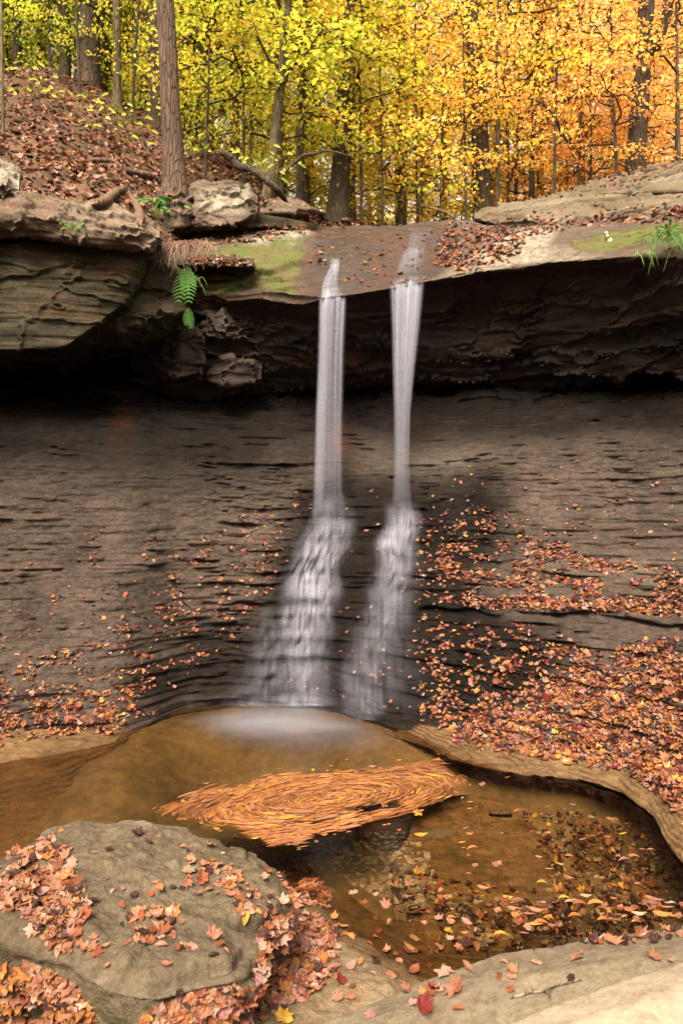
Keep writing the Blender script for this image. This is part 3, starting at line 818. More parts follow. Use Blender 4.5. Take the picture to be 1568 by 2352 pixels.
by_ = np.concatenate([np.arange(-40, 1, 1.0), np.arange(1, 9.2, .03)])
_X, _Y = np.meshgrid(bx_, by_)
bed = link('pool_bed', grid_mesh('pool_bed', np.stack([_X, _Y, bed_z(_X, _Y)], -1), None, True), BED)
tag(bed, kind='structure')
add_surf(bed)

def shelf(name, cols, mat, label, cat, seed, attrs=None, closed_back=.6, drop=0.0, **rk):
    """cols: x -> [(picture y, height z)...] converted to depth."""
    c2 = {x: [(py, (CAMZ - z) * F / (py - CY)) for py, z in v] for x, v in cols.items()}
    return ledge(name, c2, mat, label, cat, seed, attrs, dict(back=closed_back, step=4.0, rsub=12, drop=drop), **rk)

shelf('rock_shelf', {
    900: [(1650, .0), (1672, -.02), (1690, -.05), (1690, -.3)],
    980: [(1672, .08), (1692, .02), (1712, -.02), (1722, -.3)],
    1050: [(1690, .10), (1715, .04), (1746, -.01), (1752, -.3)],
    1200: [(1718, .12), (1745, .06), (1778, .01), (1776, -.3)],
    1330: [(1735, .14), (1760, .08), (1788, .02), (1784, -.3)],
    1430: [(1740, .16), (1775, .09), (1818, .03), (1812, -.3)],
    1500: [(1775, .18), (1815, .10), (1872, .03), (1866, -.3)],
    1540: [(1815, .20), (1865, .11), (1945, .03), (1938, -.3)],
    1620: [(1880, .2), (1950, .12), (2040, .04), (2032, -.3)],
    1900: [(2020, .25), (2120, .16), (2260, .06), (2250, -.3)],
    2400: [(2250, .3), (2420, .2), (2600, .1), (2590, -.3)]},
    SHELF, 'curved rim of layered brown rock around the right side of the pool', 'rock shelf', 141, lambda G, N, px, py: dict(wet=.1 + .35 * sstep(.06, -.02, G[..., 2])), big=.02, fine=.010, bed=.06, th=.025, terrace=.024)
shelf('rock_shelf', {
    -900: [(1980, .12), (2150, .03), (2500, -.12), (2720, -.38)],
    -300: [(1740, .10), (1830, .03), (2000, -.12), (2190, -.38)],
    0: [(1688, .08), (1740, .02), (1830, -.12), (2000, -.37)],
    150: [(1680, .07), (1725, .01), (1800, -.12), (1960, -.37)],
    260: [(1672, .05), (1708, -.01), (1750, -.14), (1880, -.38)],
    340: [(1655, .0), (1675, -.05), (1700, -.16), (1810, -.40)]},
    SHELF, 'smooth brown rock shelf running into the pool from the left wall', 'rock shelf', 143, lambda G, N, px, py: dict(wet=.1 + .35 * sstep(.06, -.02, G[..., 2])), big=.02, fine=.006, bed=.02, th=.025, terrace=.026)

hx_ = np.arange(-60, 61, 1.5); hy_ = np.concatenate([np.arange(-4, -30, -.8), np.arange(-30, -90, -5)])
_X, _Y = np.meshgrid(hx_, hy_)
_d = np.maximum(-_Y - 5 - .012 * np.maximum(np.abs(_X) - 4, 0) ** 0, 0)
_Z = -.2 + .62 * np.minimum(_d, 26) + .8 * fbm(_X * .15, _Y * .15, 0 * _X, 3, 135) * np.clip(_d / 4, 0, 1)
hill = link('light_block_hillside', grid_mesh('light_block_hillside', np.stack([_X, _Y, _Z], -1), None, True), SOIL)  # unseen slope added behind the camera to block low sky light
tag(hill, kind='structure')

# big olive boulder, front left: polar mesh over a traced plan outline, with its own top heights
def plan_rock(name, outline, mat, label, cat, seed, interior=(), base_z=-.1, nth=420, nrad=110, nskirt=46, under=.0, edge=.12, attrs=None, bulge=.05, **rk):
    """outline: [(X, Y, ztop)] round the top edge; interior: extra height points; sides drop to base_z."""
    O = np.array(outline, float)
    C2 = np.vstack([O, O[:1]])
    s = np.concatenate([[0], np.cumsum(np.hypot(*np.diff(C2[:, :2], axis=0).T))])
    q = np.linspace(0, s[-1], nth, endpoint=False)
    ring = np.stack([np.interp(q, s, C2[:, k]) for k in range(3)], -1)
    w = np.hanning(15); w /= w.sum()
    ring = np.stack([np.convolve(np.concatenate([ring[-7:, k], ring[:, k], ring[:7, k]]), w, 'valid') for k in range(3)], -1)
    c = ring[:, :2].mean(0)
    ctrl = np.vstack([O] + [np.array(interior, float).reshape(-1, 3)])
    r = np.linspace(0.01, 1, nrad)[:, None]
    XY = c[None, None] + r[..., None] * (ring[None, :, :2] - c)
    d2 = (XY[..., None, 0] - ctrl[:, 0]) ** 2 + (XY[..., None, 1] - ctrl[:, 1]) ** 2
    wgt = 1 / (d2 + .012) ** 1.6
    Z = (wgt * ctrl[:, 2]).sum(-1) / wgt.sum(-1)
    dist = (1 - r) * np.linalg.norm(ring[None, :, :2] - c, axis=-1)
    Z = Z - edge * (1 - np.clip(dist / .20, 0, 1)) ** 2.2
    top = np.concatenate([XY, Z[..., None]], -1)
    dirs = (ring[:, :2] - c) / np.linalg.norm(ring[:, :2] - c, axis=1, keepdims=True)
    k = np.linspace(0, 1, nskirt)[1:, None]
    zs = top[-1, :, 2][None] * (1 - k) + base_z * k
    off = bulge * np.sin(np.pi * np.clip(k * 1.6, 0, 1)) - under * k ** .8
    sk = np.stack([top[-1, :, 0][None] + dirs[None, :, 0] * off, top[-1, :, 1][None] + dirs[None, :, 1] * off, zs], -1)
    G = np.concatenate([top, sk])                      # rows radial, cols angular
    G = np.concatenate([G, G[:, :1]], 1)
    N = grid_normals(G, False)
    if N[nrad // 2, :, 2].mean() < 0: N = -N
    x, y, z = G[..., 0], G[..., 1], G[..., 2]
    mid = rk.get('mid', .012)
    fine, big, bed, block = rk.get('fine', .006), rk.get('big', .05), rk.get('bed', .02), rk.get('block', 0)
    d = big * fbm(x * 2, y * 2, z * 2, 4, seed) + fine * fbm(x * 14, y * 14, z * 16, 4, seed + 1) + mid * fbm(x * 5, y * 5, z * 6, 4, seed + 6) + bed * (1 - np.abs(N[..., 2])) * (strata(x, y, z, .07, seed + 2) - .5)
    if block:
        v, e = cells(x * 2.2, y * 2.2, z * 4, seed + 4); d += block * (v - .5)
    if 'carve' in rk: d = d - rk['carve'](G)
    d[:, -1] = d[:, 0]
    G = G + N * d[..., None]
    G[:, -1] = G[:, 0]
    px, py = pix(G)
    A = {k_: np.clip(v, 0, 1) for k_, v in (attrs(G, N, px, py) if attrs else {}).items()}
    me = grid_mesh(name, G, A, True)
    if me.polygons[len(me.polygons) // 3].normal.z < 0: me.flip_normals()
    ob = link(name, me, mat); tag(ob, label, cat); add_surf(ob)
    return ob

bo = [P(-240, 2060, 2.9), P(-120, 1985, 3.2), P(0, 1945, 3.35), P(70, 1912, 3.5), P(110, 1872, 3.6), P(180, 1857, 3.65), P(250, 1868, 3.68), P(310, 1864, 3.7), P(400, 1886, 3.65), P(480, 1906, 3.58), P(590, 1936, 3.48), P(640, 1970, 3.36),
      P(662, 2030, 3.22), P(690, 2090, 3.02), P(600, 2110, 2.88), P(588, 2160, 2.76), P(575, 2215, 2.56), P(520, 2228, 2.48), P(440, 2240, 2.42), P(360, 2262, 2.36), P(290, 2262, 2.38), P(230, 2240, 2.42), P(160, 2180, 2.52), P(90, 2140, 2.58), P(0, 2125, 2.6), P(-120, 2130, 2.55), P(-240, 2140, 2.5)]
def boulder_carve(G):
    px, py = pix(G)
    line = np.interp(px, [240, 300, 380, 460, 540, 600], [2265, 2262, 2235, 2205, 2195, 2150])
    a = .05 * np.exp(-((py - line - 18) / 14) ** 2) * sstep(300, 380, px) * sstep(590, 540, px)
    b = .11 * np.exp(-((py - np.interp(px, [530, 560, 600, 640, 690], [2128, 2112, 2120, 2100, 2098])) / 11) ** 2) * sstep(535, 600, px)
    c = .05 * sstep(-10, 25, poly_mask(px, py, [(60, 1960), (150, 1950), (170, 2060), (210, 2180), (140, 2150), (70, 2080)]))
    return a + b + c
plan_rock('boulder', bo, OLIVE, 'big smooth olive boulder strewn with dry leaves beside the pool', 'boulder', 151,
          interior=[P(300, 2000, 3.1), P(450, 2050, 3.0), P(300, 2130, 2.72), P(480, 2140, 2.75), P(180, 1950, 3.3), P(400, 1950, 3.35)], base_z=.0, under=.10, edge=.05, bulge=.03,
          attrs=lambda G, N, px, py: dict(moss=.55 * sstep(.55, .1, N[..., 2]) + .45 * sstep(30, -5, np.abs(py - 1880)) * sstep(330, 200, px), pale=.55 * sstep(-8, 10, poly_mask(px, py, [(290, 1864), (330, 1866), (360, 1900), (310, 1895)])) + .0), big=.03, fine=.016, mid=.035, bed=.09, block=.035, carve=boulder_carve)
# near bank: sloping brown slab between boulder and pool, running under the water
sf = [P(520, 2080, 3.25), P(640, 1990, 3.75), P(700, 1965, 4.22), P(790, 2010, 4.08), P(880, 2060, 3.85), P(940, 2100, 3.68), P(1010, 2130, 3.52), P(1080, 2160, 3.40), P(1115, 2185, 3.32), P(1050, 2260, 3.0), P(1000, 2420, 2.6), P(500, 2480, 2.5), P(300, 2440, 2.55), P(350, 2200, 2.9)]
sf = [(a, b, z) for (a, b, _), z in zip(sf, (.12, .04, -.03, -.05, -.06, -.06, -.05, -.04, -.03, .06, .14, .16, .16, .14))]
plan_rock('rock_slab', sf, SHELF, 'low sloping brown slab dipping into the pool right of the boulder', 'rock slab', 155, interior=[(-.25, 3.3, .12), (.1, 3.0, .13), (-.3, 2.8, .16)], base_z=-.5, edge=.02, bulge=.02,
          attrs=lambda G, N, px, py: dict(moss=.3 + 0 * px, wet=.6 * sstep(.05, -.0, G[..., 2]), pale=.3 * sstep(.06, .1, G[..., 2])), big=.03, fine=.008, bed=.02)
shelf('rock_ledge', {
    560: [(2420, .10), (2450, .12), (2500, .1), (2520, -.1)],
    800: [(2330, .12), (2370, .13), (2420, .12), (2440, -.1)],
    930: [(2268, .16), (2310, .18), (2420, .16), (2500, -.1)],
    1000: [(2240, .20), (2290, .22), (2420, .20), (2600, -.1)],
    1080: [(2205, .26), (2260, .28), (2420, .25), (2600, -.1)],
    1150: [(2182, .30), (2240, .33), (2420, .28), (2600, -.1)],
    1300: [(2158, .33), (2220, .37), (2420, .32), (2600, -.1)],
    1430: [(2136, .36), (2200, .41), (2420, .35), (2600, -.1)],
    1568: [(2116, .39), (2180, .44), (2420, .38), (2600, -.1)],
    1900: [(2080, .44), (2150, .48), (2420, .42), (2600, -.1)],
    2600: [(2050, .5), (2120, .54), (2420, .45), (2600, -.1)]},
    PALE, 'tan grained rock ledge along the near edge of the pool', 'rock ledge', 161, lambda G, N, px, py: dict(moss=.22 + .35 * fbm(G[..., 0] * 2, G[..., 1] * 4, G[..., 2], 3, 162)), closed_back=.04, drop=.5, big=.03, fine=.006, bed=.02, th=.03)
shelf('rock_slab', {
    1060: [(2395, .50), (2430, .50), (2600, .45), (2700, .2)],
    1150: [(2352, .53), (2400, .54), (2600, .48), (2700, .2)],
    1300: [(2298, .56), (2350, .58), (2600, .50), (2700, .2)],
    1430: [(2255, .59), (2310, .61), (2600, .52), (2700, .2)],
    1568: [(2212, .62), (2270, .64), (2600, .54), (2700, .2)],
    1900: [(2120, .68), (2200, .70), (2600, .58), (2700, .2)],
    2600: [(2060, .74), (2140, .76), (2600, .6), (2700, .2)]},
    PALEST, 'pale pinkish slab in the very corner nearest the viewer at lower right', 'rock slab', 165, lambda G, N, px, py: dict(pale=.35 + 0 * px), closed_back=.04, drop=.5, big=.035, fine=.004, bed=.01)

# submerged slabs and stones
def stone(X, Y, rx, ry, top, seed, mat, label, group, name='rock_slab', rot=0.0):
    a = np.linspace(0, 2 * np.pi, 16, endpoint=False)
    rr = 1 + .22 * np.array([vnoise(np.cos(t) * 1.7 + seed, np.sin(t) * 1.7, 0 * t, seed) for t in a])
    x, y = rx * rr * np.cos(a), ry * rr * np.sin(a)
    o = [(X + u * math.cos(rot) - v * math.sin(rot), Y + u * math.sin(rot) + v * math.cos(rot), top) for u, v in zip(x, y)]
    ob = plan_rock(name, o, mat, label, 'stone', 300 + seed, base_z=-.6, nth=70, nrad=16, nskirt=10, edge=.02, bulge=.01, big=.02, fine=.004, bed=.01)
    if group: ob['group'] = group
    return ob
bs = [(950, 1842), (1060, 1822), (1140, 1828), (1205, 1875), (1290, 1945), (1250, 1985), (1310, 2015), (1290, 2070), (1130, 2085), (1000, 2040), (930, 2010), (900, 1960), (940, 1910)]
plan_rock('rock_slab', [Pz(x, y, -.13) for x, y in bs], SHELF, 'large flat sunken slab in the clear right part of the pool', 'rock slab', 171, base_z=-.6, edge=.015, bulge=.01,
          attrs=lambda G, N, px, py: dict(moss=.55 + 0 * px), big=.015, fine=.004, bed=.01)
for i, (x, y, rx, ry, t, lab) in enumerate((
        (1435, 2035, .16, .09, -.05, 'round sunken stone beneath the floating leaf streak on the right'),
        (960, 2075, .16, .07, -.10, 'wedge shaped sunken stone near the edge of the sloping brown slab'),
        (1010, 1903, .12, .05, -.09, 'small grey flat stone lying on the large sunken slab'),
        (1150, 1858, .10, .04, -.08, 'dark thin stone on the far corner of the large sunken slab'),
        (1270, 2190, .28, .09, -.14, 'sunken stone close under the tan near ledge'),
        (1090, 2130, .28, .09, -.14, 'flat sunken stone in front of the large slab'),
        (1370, 1880, .18, .07, -.16, 'sunken brown stone below the curved rim'),
        (880, 1850, .25, .10, -.22, 'sunken stone under the leaf raft'))):
    c = Pz(x, y, t)
    stone(c[0], c[1], rx, ry, t, i + 1, OLIVE if i in (2, 3) else SHELF, lab, None)

# ------------------------------------------------------------------ pool water, falls, foam
wx = np.arange(-7, 7.01, .1); wy = np.arange(1.6, 9.3, .1)
_X, _Y = np.meshgrid(wx, wy)
water = link('water', grid_mesh('water', np.stack([_X, _Y, 0 * _X], -1), None, True), WATER)
tag(water, kind='structure')

_v, _p, _off, _own = [], [], 0, []
for i, (co, polys, nm) in enumerate(SURF):
    _v.append(co); _p.extend([tuple(k + _off for k in q) for q in polys]); _off += len(co)
_allv = np.concatenate(_v)
BVH = BVHTree.FromPolygons(_allv.tolist(), _p)
del _p
CAMP = Vector((0, 0, CAMZ))
def cast(x, y):
    d = Vector(((x - CX) / F, 1.0, (CY - y) / F)).normalized()
    return BVH.ray_cast(CAMP, d)

def curtain(root, name, rows, mat, thick=.05, nu=48, step=4, seed=0, tilt=0.0, prof=(0, 1, 1, 0)):
    """rows: (py, xl, xr, depth, density). A closed, flattened sheet of falling water."""
    r = np.array(rows, float)
    ys = np.arange(r[0, 0], r[-1, 0] + 1, step)
    xl, xr, Y, D = [np.interp(ys, r[:, 0], r[:, k]) for k in (1, 2, 3, 4)]
    xl, xr = smooth1(xl, 4, 0), smooth1(xr, 4, 0)
    u = np.linspace(0, 1, nu)
    px = xl[:, None] * (1 - u) + xr[:, None] * u
    yy = ys[:, None] + tilt * (u[None] - .5) * sstep(ys[0] + 220, ys[0], ys)[:, None]
    Yb = np.repeat(Y[:, None], nu, 1)
    lens = np.sqrt(np.clip(1 - (2 * u - 1) ** 2, 0, 1))
    rip = .35 * fbm(u[None] * 9, ys[:, None] * .004, 0 * px + seed, 3, seed)
    Gs, ds = [], []
    for sgn in (1, -1):
        Yk = Yb - sgn * thick * (lens[None] * (.65 + rip))
        Gs.append(np.stack([(px - CX) / F * Yk, Yk, CAMZ + (CY - yy) / F * Yk], -1))
    G = np.concatenate([Gs[0], Gs[1][:, ::-1]], 1)
    dens = D[:, None] * (np.interp(u, np.linspace(0, 1, len(prof)), prof) * sstep(0, .22, u) * sstep(1, .78, u))[None]
    dens = dens * sstep(0, 14, ys[:, None] - ys[0] - 9 * vnoise(u[None] * 12, 0, 0, seed + 3) - 6)
    dens = np.concatenate([dens, dens[:, ::-1]], 1)
    vu = np.concatenate([px, px[:, ::-1]], 1) * 0 + np.concatenate([u, u[::-1]])[None] + seed * 3.1
    vv = np.repeat((ys / 100.0)[:, None], 2 * nu, 1)
    me = grid_mesh(name, G, dict(dens=dens, vu=vu, vv=vv), True)
    return _child(name, me, mat, root)

def cascade(root, name, rows, mat, off=.03, nu=90, step=4, seed=0, soft=.42):
    """rows: (py, xl, xr, density): water spread over the wall's own relief."""
    r = np.array(rows, float)
    ys = np.arange(r[0, 0], r[-1, 0] + 1, step)
    xl, xr, D = [np.interp(ys, r[:, 0], r[:, k]) for k in (1, 2, 3)]
    xl, xr = smooth1(xl, 6, 0), smooth1(xr, 6, 0)
    u = np.linspace(0, 1, nu)
    px = xl[:, None] * (1 - u) + xr[:, None] * u + 10 * vnoise(ys[:, None] * .02, u[None] * 2, 0, seed)
    Yw = np.empty(px.shape)
    for i in range(px.shape[0]):
        for j in range(nu):
            h = cast(px[i, j], ys[i])[0]
            Yw[i, j] = h[1] if h else 8.0
    Ys = np.minimum(smooth1(smooth1(Yw, 5, 0), 3, 1), smooth1(smooth1(np.minimum(Yw, smooth1(Yw, 3, 0)), 2, 0), 2, 1))
    Yk = Ys - off * (1 + .5 * vnoise(u[None] * 14, ys[:, None] * .03, 0, seed + 1))
    G = np.stack([(px - CX) / F * Yk, Yk, CAMZ + (CY - np.repeat(ys[:, None], nu, 1)) / F * Yk], -1)
    edge = sstep(0, soft, u)[None] * sstep(1, 1 - soft * .9, u)[None] * 1.15
    n = fbm(px * .010, ys[:, None] * .006, 0 * px, 4, seed + 2)
    # water gathers bright on treads and thins over risers
    tread = np.clip((np.gradient(Yw, axis=0) * -1.0) * 18, -1, 2.0)
    tread = smooth1(smooth1(tread, 2, 0), 5, 1)
    dens = D[:, None] * edge * np.clip(.5 + 1.2 * n + .38 * tread, 0.03, 1.5)
    me = grid_mesh(name, G, dict(dens=dens, vu=px / 80.0, vv=np.repeat((ys / 80.0)[:, None], nu, 1)), True)
    return _child(name, me, mat, root)

f1 = empty('waterfall', P(700, 1600, 7.7), 'left thread of the waterfall dropping from the lip and fanning wide over the shale', 'waterfall')
cascade(f1, 'lip_stream', [(592, 749, 785, .0), (598, 749, 785, 1.2), (625, 749, 784, 1.1), (650, 744, 783, .8), (672, 736, 788, 1.0), (690, 727, 799, 1.3)], CASCADE, .02, 40, 2, 3, .15)
curtain(f1, 'falling_curtain', [(674, 736, 794, 8.70, .0), (688, 729, 798, 8.62, 1.1), (720, 729, 797, 8.61, 1.1), (800, 727, 793, 8.58, .85), (950, 722, 790, 8.55, .62), (1060, 719, 790, 8.53, .42), (1130, 717, 792, 8.52, .22), (1200, 708, 798, 8.5, .0)], CURTAIN, .06, 56, 4, 1, -4, (.7, 1.1, 1.0, .75, .6, .7, .8, .5))
curtain(f1, 'falling_curtain', [(688, 733, 768, 8.60, .0), (700, 733, 768, 8.57, .5), (800, 731, 762, 8.54, .6), (950, 722, 754, 8.5, .65), (1100, 718, 748, 8.48, .4), (1190, 714, 746, 8.46, .0)], CURTAIN, .04, 30, 4, 6)
cascade(f1, 'cascade', [(1130, 712, 806, .0), (1165, 706, 816, .5), (1210, 696, 820, .75), (1260, 670, 812, .95), (1330, 625, 790, 1.0), (1400, 592, 788, .75), (1480, 560, 792, .5), (1560, 520, 800, .42), (1600, 490, 812, .5), (1622, 480, 815, .6)], CASCADE, .08, 110, 4, 21)
cascade(f1, 'cascade', [(1230, 690, 790, .0), (1270, 670, 795, .6), (1330, 640, 782, .8), (1400, 625, 775, .55), (1500, 600, 770, .3), (1610, 560, 760, .4)], CASCADE, .13, 90, 5, 24)
f2 = empty('waterfall', P(890, 1660, 7.1), 'right thread of the waterfall narrowing in the air before stepping down dark shale', 'waterfall')
cascade(f2, 'lip_stream', [(520, 935, 1000, .0), (545, 930, 995, .4), (566, 930, 988, .45), (574, 928, 985, 1.0), (595, 922, 980, .7), (625, 910, 978, .5), (645, 898, 977, .8), (660, 891, 978, 1.3)], CASCADE, .02, 44, 2, 9, .2)
curtain(f2, 'falling_curtain', [(640, 893, 978, 8.70, .0), (652, 891, 977, 8.62, 1.1), (690, 893, 974, 8.61, 1.1), (760, 896, 966, 8.58, .9), (850, 898, 955, 8.55, .72), (950, 901, 945, 8.53, .55), (1060, 902, 942, 8.5, .38), (1130, 898, 946, 8.48, .2), (1210, 888, 958, 8.4, .0)], CURTAIN, .06, 56, 4, 4, -15, (.5, .8, 1, 1.1, 1.1, 1, .8, .5))
cascade(f2, 'cascade', [(1150, 885, 958, .0), (1190, 868, 972, .5), (1240, 852, 978, .95), (1300, 838, 984, .8), (1360, 818, 976, .62), (1430, 795, 974, .42), (1520, 762, 975, .34), (1600, 735, 985, .32), (1655, 760, 975, .25)], CASCADE, .07, 110, 4, 27)
cascade(f2, 'cascade', [(1200, 880, 965, .0), (1240, 880, 962, .6), (1310, 868, 955, .7), (1380, 840, 940, .55), (1450, 815, 900, .4), (1560, 780, 880, .35), (1640, 770, 900, .2)], CASCADE, .11, 90, 5, 29)

# foam carpet where the water lands
fg = np.linspace(0, 1, 60); fa = np.linspace(0, 2 * np.pi, 120)
fc = [(480, 1632), (560, 1612), (700, 1608), (790, 1640), (880, 1672), (1000, 1712), (930, 1738), (760, 1748), (600, 1738), (450, 1706), (390, 1668), (440, 1640)]
ctr = np.array(Pz(640, 1652, 0))[:2]
ol = np.array([Pz(x, y, 0)[:2] for x, y in fc]); ang = np.arctan2(*(ol - ctr).T[::-1]); rad = np.hypot(*(ol - ctr).T)
o_ = np.argsort(ang); rr = np.interp(np.mod(fa + np.pi, 2 * np.pi) - np.pi, np.concatenate([ang[o_] - 2 * np.pi, ang[o_], ang[o_] + 2 * np.pi]), np.tile(rad[o_], 3))
rr = smooth1(rr, 5, 0)
FX = ctr[0] + fg[:, None] * rr * np.cos(fa); FY = ctr[1] + fg[:, None] * rr * np.sin(fa)
fd = .85 * sstep(1, .1, fg)[:, None] * np.clip(.75 + .5 * fbm(FX * 1.2, FY * 3, 0 * FX, 3, 41), 0, 1) * sstep(6.35, 7.5, FY + .25 * vnoise(FX, FY, 0, 2)) 
fd = np.maximum(fd, .24 * sstep(1, .2, fg)[:, None])
foam = link('foam', grid_mesh('foam', np.stack([FX, FY, np.full(FX.shape, .008)], -1), dict(dens=fd, vu=FX * 1.0, vv=FY * 2.2), True), FOAM)
tag(foam, kind='stuff')

# ------------------------------------------------------------------ leaves
def maple_template(curl, seed):
    r_ = np.random.default_rng(seed)
    spec = [(90, .60), (72, .38), (48, .55), (28, .36), (4, .44), (-24, .30), (-62, .30), (-90, .16), (-118, .30), (-156, .30), (176, .44), (152, .36), (132, .55), (108, .38)]
    p = np.array([[math.cos(R(a)) * r * (1 + .16 * r_.uniform(-1, 1)), math.sin(R(a)) * r * (1 + .16 * r_.uniform(-1, 1)), 0] for a, r in spec])
    p = np.vstack([[0, 0, 0], p])
    rad = np.hypot(p[:, 0], p[:, 1])
    p[:, 2] = curl * (rad ** 2) * 1.4 + .22 * abs(curl) * np.abs(p[:, 0]) + .10 * r_.uniform(-1, 1, len(p)) * (rad > .3)
    f = [(0, i, i % 14 + 1) for i in range(1, 15)]
    return p, np.array(f)
def oval_template(curl, seed, w=.24):
    r_ = np.random.default_rng(seed)
    ts = np.linspace(0, 1, 6)
    wd = w * np.sin(np.pi * ts ** .85) * (1 + .1 * r_.uniform(-1, 1, 6))
    mid = np.stack([.04 * np.sin(ts * 3 + seed), ts - .5, curl * (ts - .5) ** 2 * 1.6], -1)
    L = mid + np.stack([-wd, 0 * ts, .45 * wd + curl * .1 * wd], -1)
    Rr = mid + np.stack([wd, 0 * ts, .45 * wd - curl * .1 * wd], -1)
    p = np.vstack([mid, L[1:-1], Rr[1:-1]])
    Li = [0, 6, 7, 8, 9, 5]; Ri = [0, 10, 11, 12, 13, 5]
    f = []
    for i in range(5):
        for a, b in ((Li, range(6)), (list(range(6)), Ri)):
            a0, a1, b0, b1 = a[i], a[i + 1], b[i], b[i + 1]
            if a0 != b0: f.append((a0, b0, b1))
            if a1 != b1: f.append((a0, b1, a1))
    return p, np.array(f)
TEMPL = [('maple', *maple_template(.35, 1)), ('maple', *maple_template(-.3, 2)), ('maple', *maple_template(.75, 3)), ('maple', *maple_template(.1, 4)),
         ('oval', *oval_template(.5, 5)), ('oval', *oval_template(-.4, 6, .2)), ('slender', *oval_template(.12, 7, .10)), ('slender', *oval_template(.0, 8, .05))]
TEMPL = [(k, p, f[:, ::-1] if np.cross(p[f[0, 1]] - p[f[0, 0]], p[f[0, 2]] - p[f[0, 0]])[2] < 0 else f) for k, p, f in TEMPL]
TINT = {'russet': (.37, .115, .05), 'orange': (.60, .23, .065), 'tan': (.62, .36, .25), 'dark brown': (.075, .030, .022), 'crimson': (.24, .030, .028), 'golden': (.72, .38, .05),
        'dusky pink': (.46, .20, .19), 'copper': (.50, .215, .12), 'yellow green': (.45, .50, .05)}
PAL_BANK = dict(russet=3, copper=4, tan=4, **{'dark brown': 2.5}, orange=1.5)
PAL_WET = dict(russet=7, orange=3.0, copper=1.8, **{'dark brown': 5, 'dusky pink': .5}, tan=.3, crimson=2.2, golden=.4)
PAL_DRY = dict(copper=5.5, tan=3.0, orange=1.4, russet=4.5, **{'dusky pink': .6, 'dark brown': 2.2}, golden=.1)
PAL_RAFT = dict(orange=6, copper=5, russet=2, golden=2.0, tan=.6, **{'dark brown': .3})
PAL_BED = {'dark brown': 6, 'russet': 2, 'copper': 1, 'golden': .35}
LEAVES = []     # (pos, normal, yaw vector, size, template, colour name, region, wet)
def pick(pal):
    k = list(pal); w = np.array([pal[i] for i in k], float)
    return k[rng.choice(len(k), p=w / w.sum())]
def scatter(poly, n, pal, region, size=(.06, .10), tilt=.45, types=(0, 1, 2, 3, 4, 5), clump=0.0, wet=False, lift=.006, onto=None, grow=None, flow=None, stretch=1.0):
    xs = [p[0] for p in poly]; ys = [p[1] for p in poly]
    done = tries = 0
    while done < n and tries < n * 30:
        tries += 1
        x, y = rng.uniform(min(xs), max(xs)), rng.uniform(min(ys), max(ys))
        m = float(poly_mask(np.array([x]), np.array([y]), poly)[0])
        if m < rng.uniform(-14, 4): continue
        if clump and vnoise(np.array([x / 34.0]), np.array([y / 20.0]), np.array([1.7]), 9)[0] < rng.uniform(-1, 1) * (1 - clump) - .05 + clump * .1: continue
        if grow is not None and rng.uniform() > grow(x, y): continue
        if onto == 'water':
            if y < CY + 30: continue
            h, nrm = Vector(Pz(x, y, .003 + .003 * rng.uniform())), Vector((0, 0, 1))
            s = cast(x, y)
            if s[0] is None or s[0].z > .0: continue
        else:
            s = cast(x, y)
            if s[0] is None: continue
            h, nrm = s[0], s[1]
            if nrm.dot(h - CAMP) > 0: nrm = -nrm
            if nrm.z < -.2: continue
            if wet and onto is None and region.startswith('on the') and rng.uniform() > .22 + .78 * float(sstep(.15, .55, nrm.z)): continue
        v = Vector(rng.normal(0, 1, 3))
        if onto == 'water': N = (nrm + v * .05).normalized()
        else: N = (nrm * .6 + Vector((0, -.15, .6)) + v * tilt * .6).normalized()
        if flow is not None:
            yw = flow(x, y)
        else:
            yw = Vector(rng.normal(0, 1, 3))
        t = int(types[rng.integers(len(types))])
        s_ = rng.uniform(*size) * rng.choice([.45, .6, .72, .95])
        LEAVES.append((h + N * lift + Vector((0, 0, .004 * rng.uniform())), N, yw, s_, t, pick(pal), region, wet))
        done += 1

BANK = 'on the wooded bank'
for _ in range(13000):
    px_ = rng.uniform(-500, 1000) if rng.uniform() < .8 else rng.uniform(600, 1700)
    a0 = np.interp(px_, *zip(*[(a, c) for a, b, c in FR])); a1 = np.interp(px_, *zip(*[(a, c) for a, b, c in RG]))
    Y_ = a0 + (a1 - a0) * rng.uniform(-.03, 1.05)
    if Y_ < .5: continue
    h = BVH.ray_cast(Vector(((px_ - CX) / F * Y_, Y_, 18.0)), Vector((0, 0, -1)))
    if h[0] is None: continue
    N = (h[1] if h[1].z > 0 else -h[1]) * .7 + Vector(rng.normal(0, .4, 3)) + Vector((0, 0, .4))
    LEAVES.append((h[0] + Vector((0, 0, .015)), N.normalized(), Vector(rng.normal(0, 1, 3)), rng.uniform(.06, .125), int(rng.integers(0, 6)), pick(PAL_BANK), BANK, False))
LEDGE_R = 'drifted on the ledge above the falls'
scatter([(1030, 522), (1300, 505), (1568, 474), (1568, 496), (1330, 512), (1290, 520), (1205, 540), (1190, 575), (1130, 605), (1060, 622), (1000, 600), (1015, 550)], 1000, PAL_WET | {'dusky pink': 3, 'tan': 3}, LEDGE_R, (.07, .12), .5)
scatter([(760, 575), (840, 540), (990, 530), (985, 640), (860, 660), (800, 640)], 90, PAL_WET, 'stuck to the wet lip between the two falls', (.06, .10), .3, clump=.5)
scatter([(720, 560), (750, 570), (740, 610), (715, 605)], 22, PAL_WET | {'tan': 4}, 'stuck to the wet lip left of the falls', (.06, .1), .3)
scatter([(380, 548), (460, 522), (560, 522), (640, 516), (710, 528), (560, 548), (480, 562), (420, 575)], 330, PAL_BANK, 'on the shelf below the lichen spotted boulder', (.07, .12))
scatter([(430, 586), (570, 600), (575, 616), (450, 622)], 140, PAL_BANK | {'tan': 6}, 'on the shelf over the hanging fern', (.06, .1))
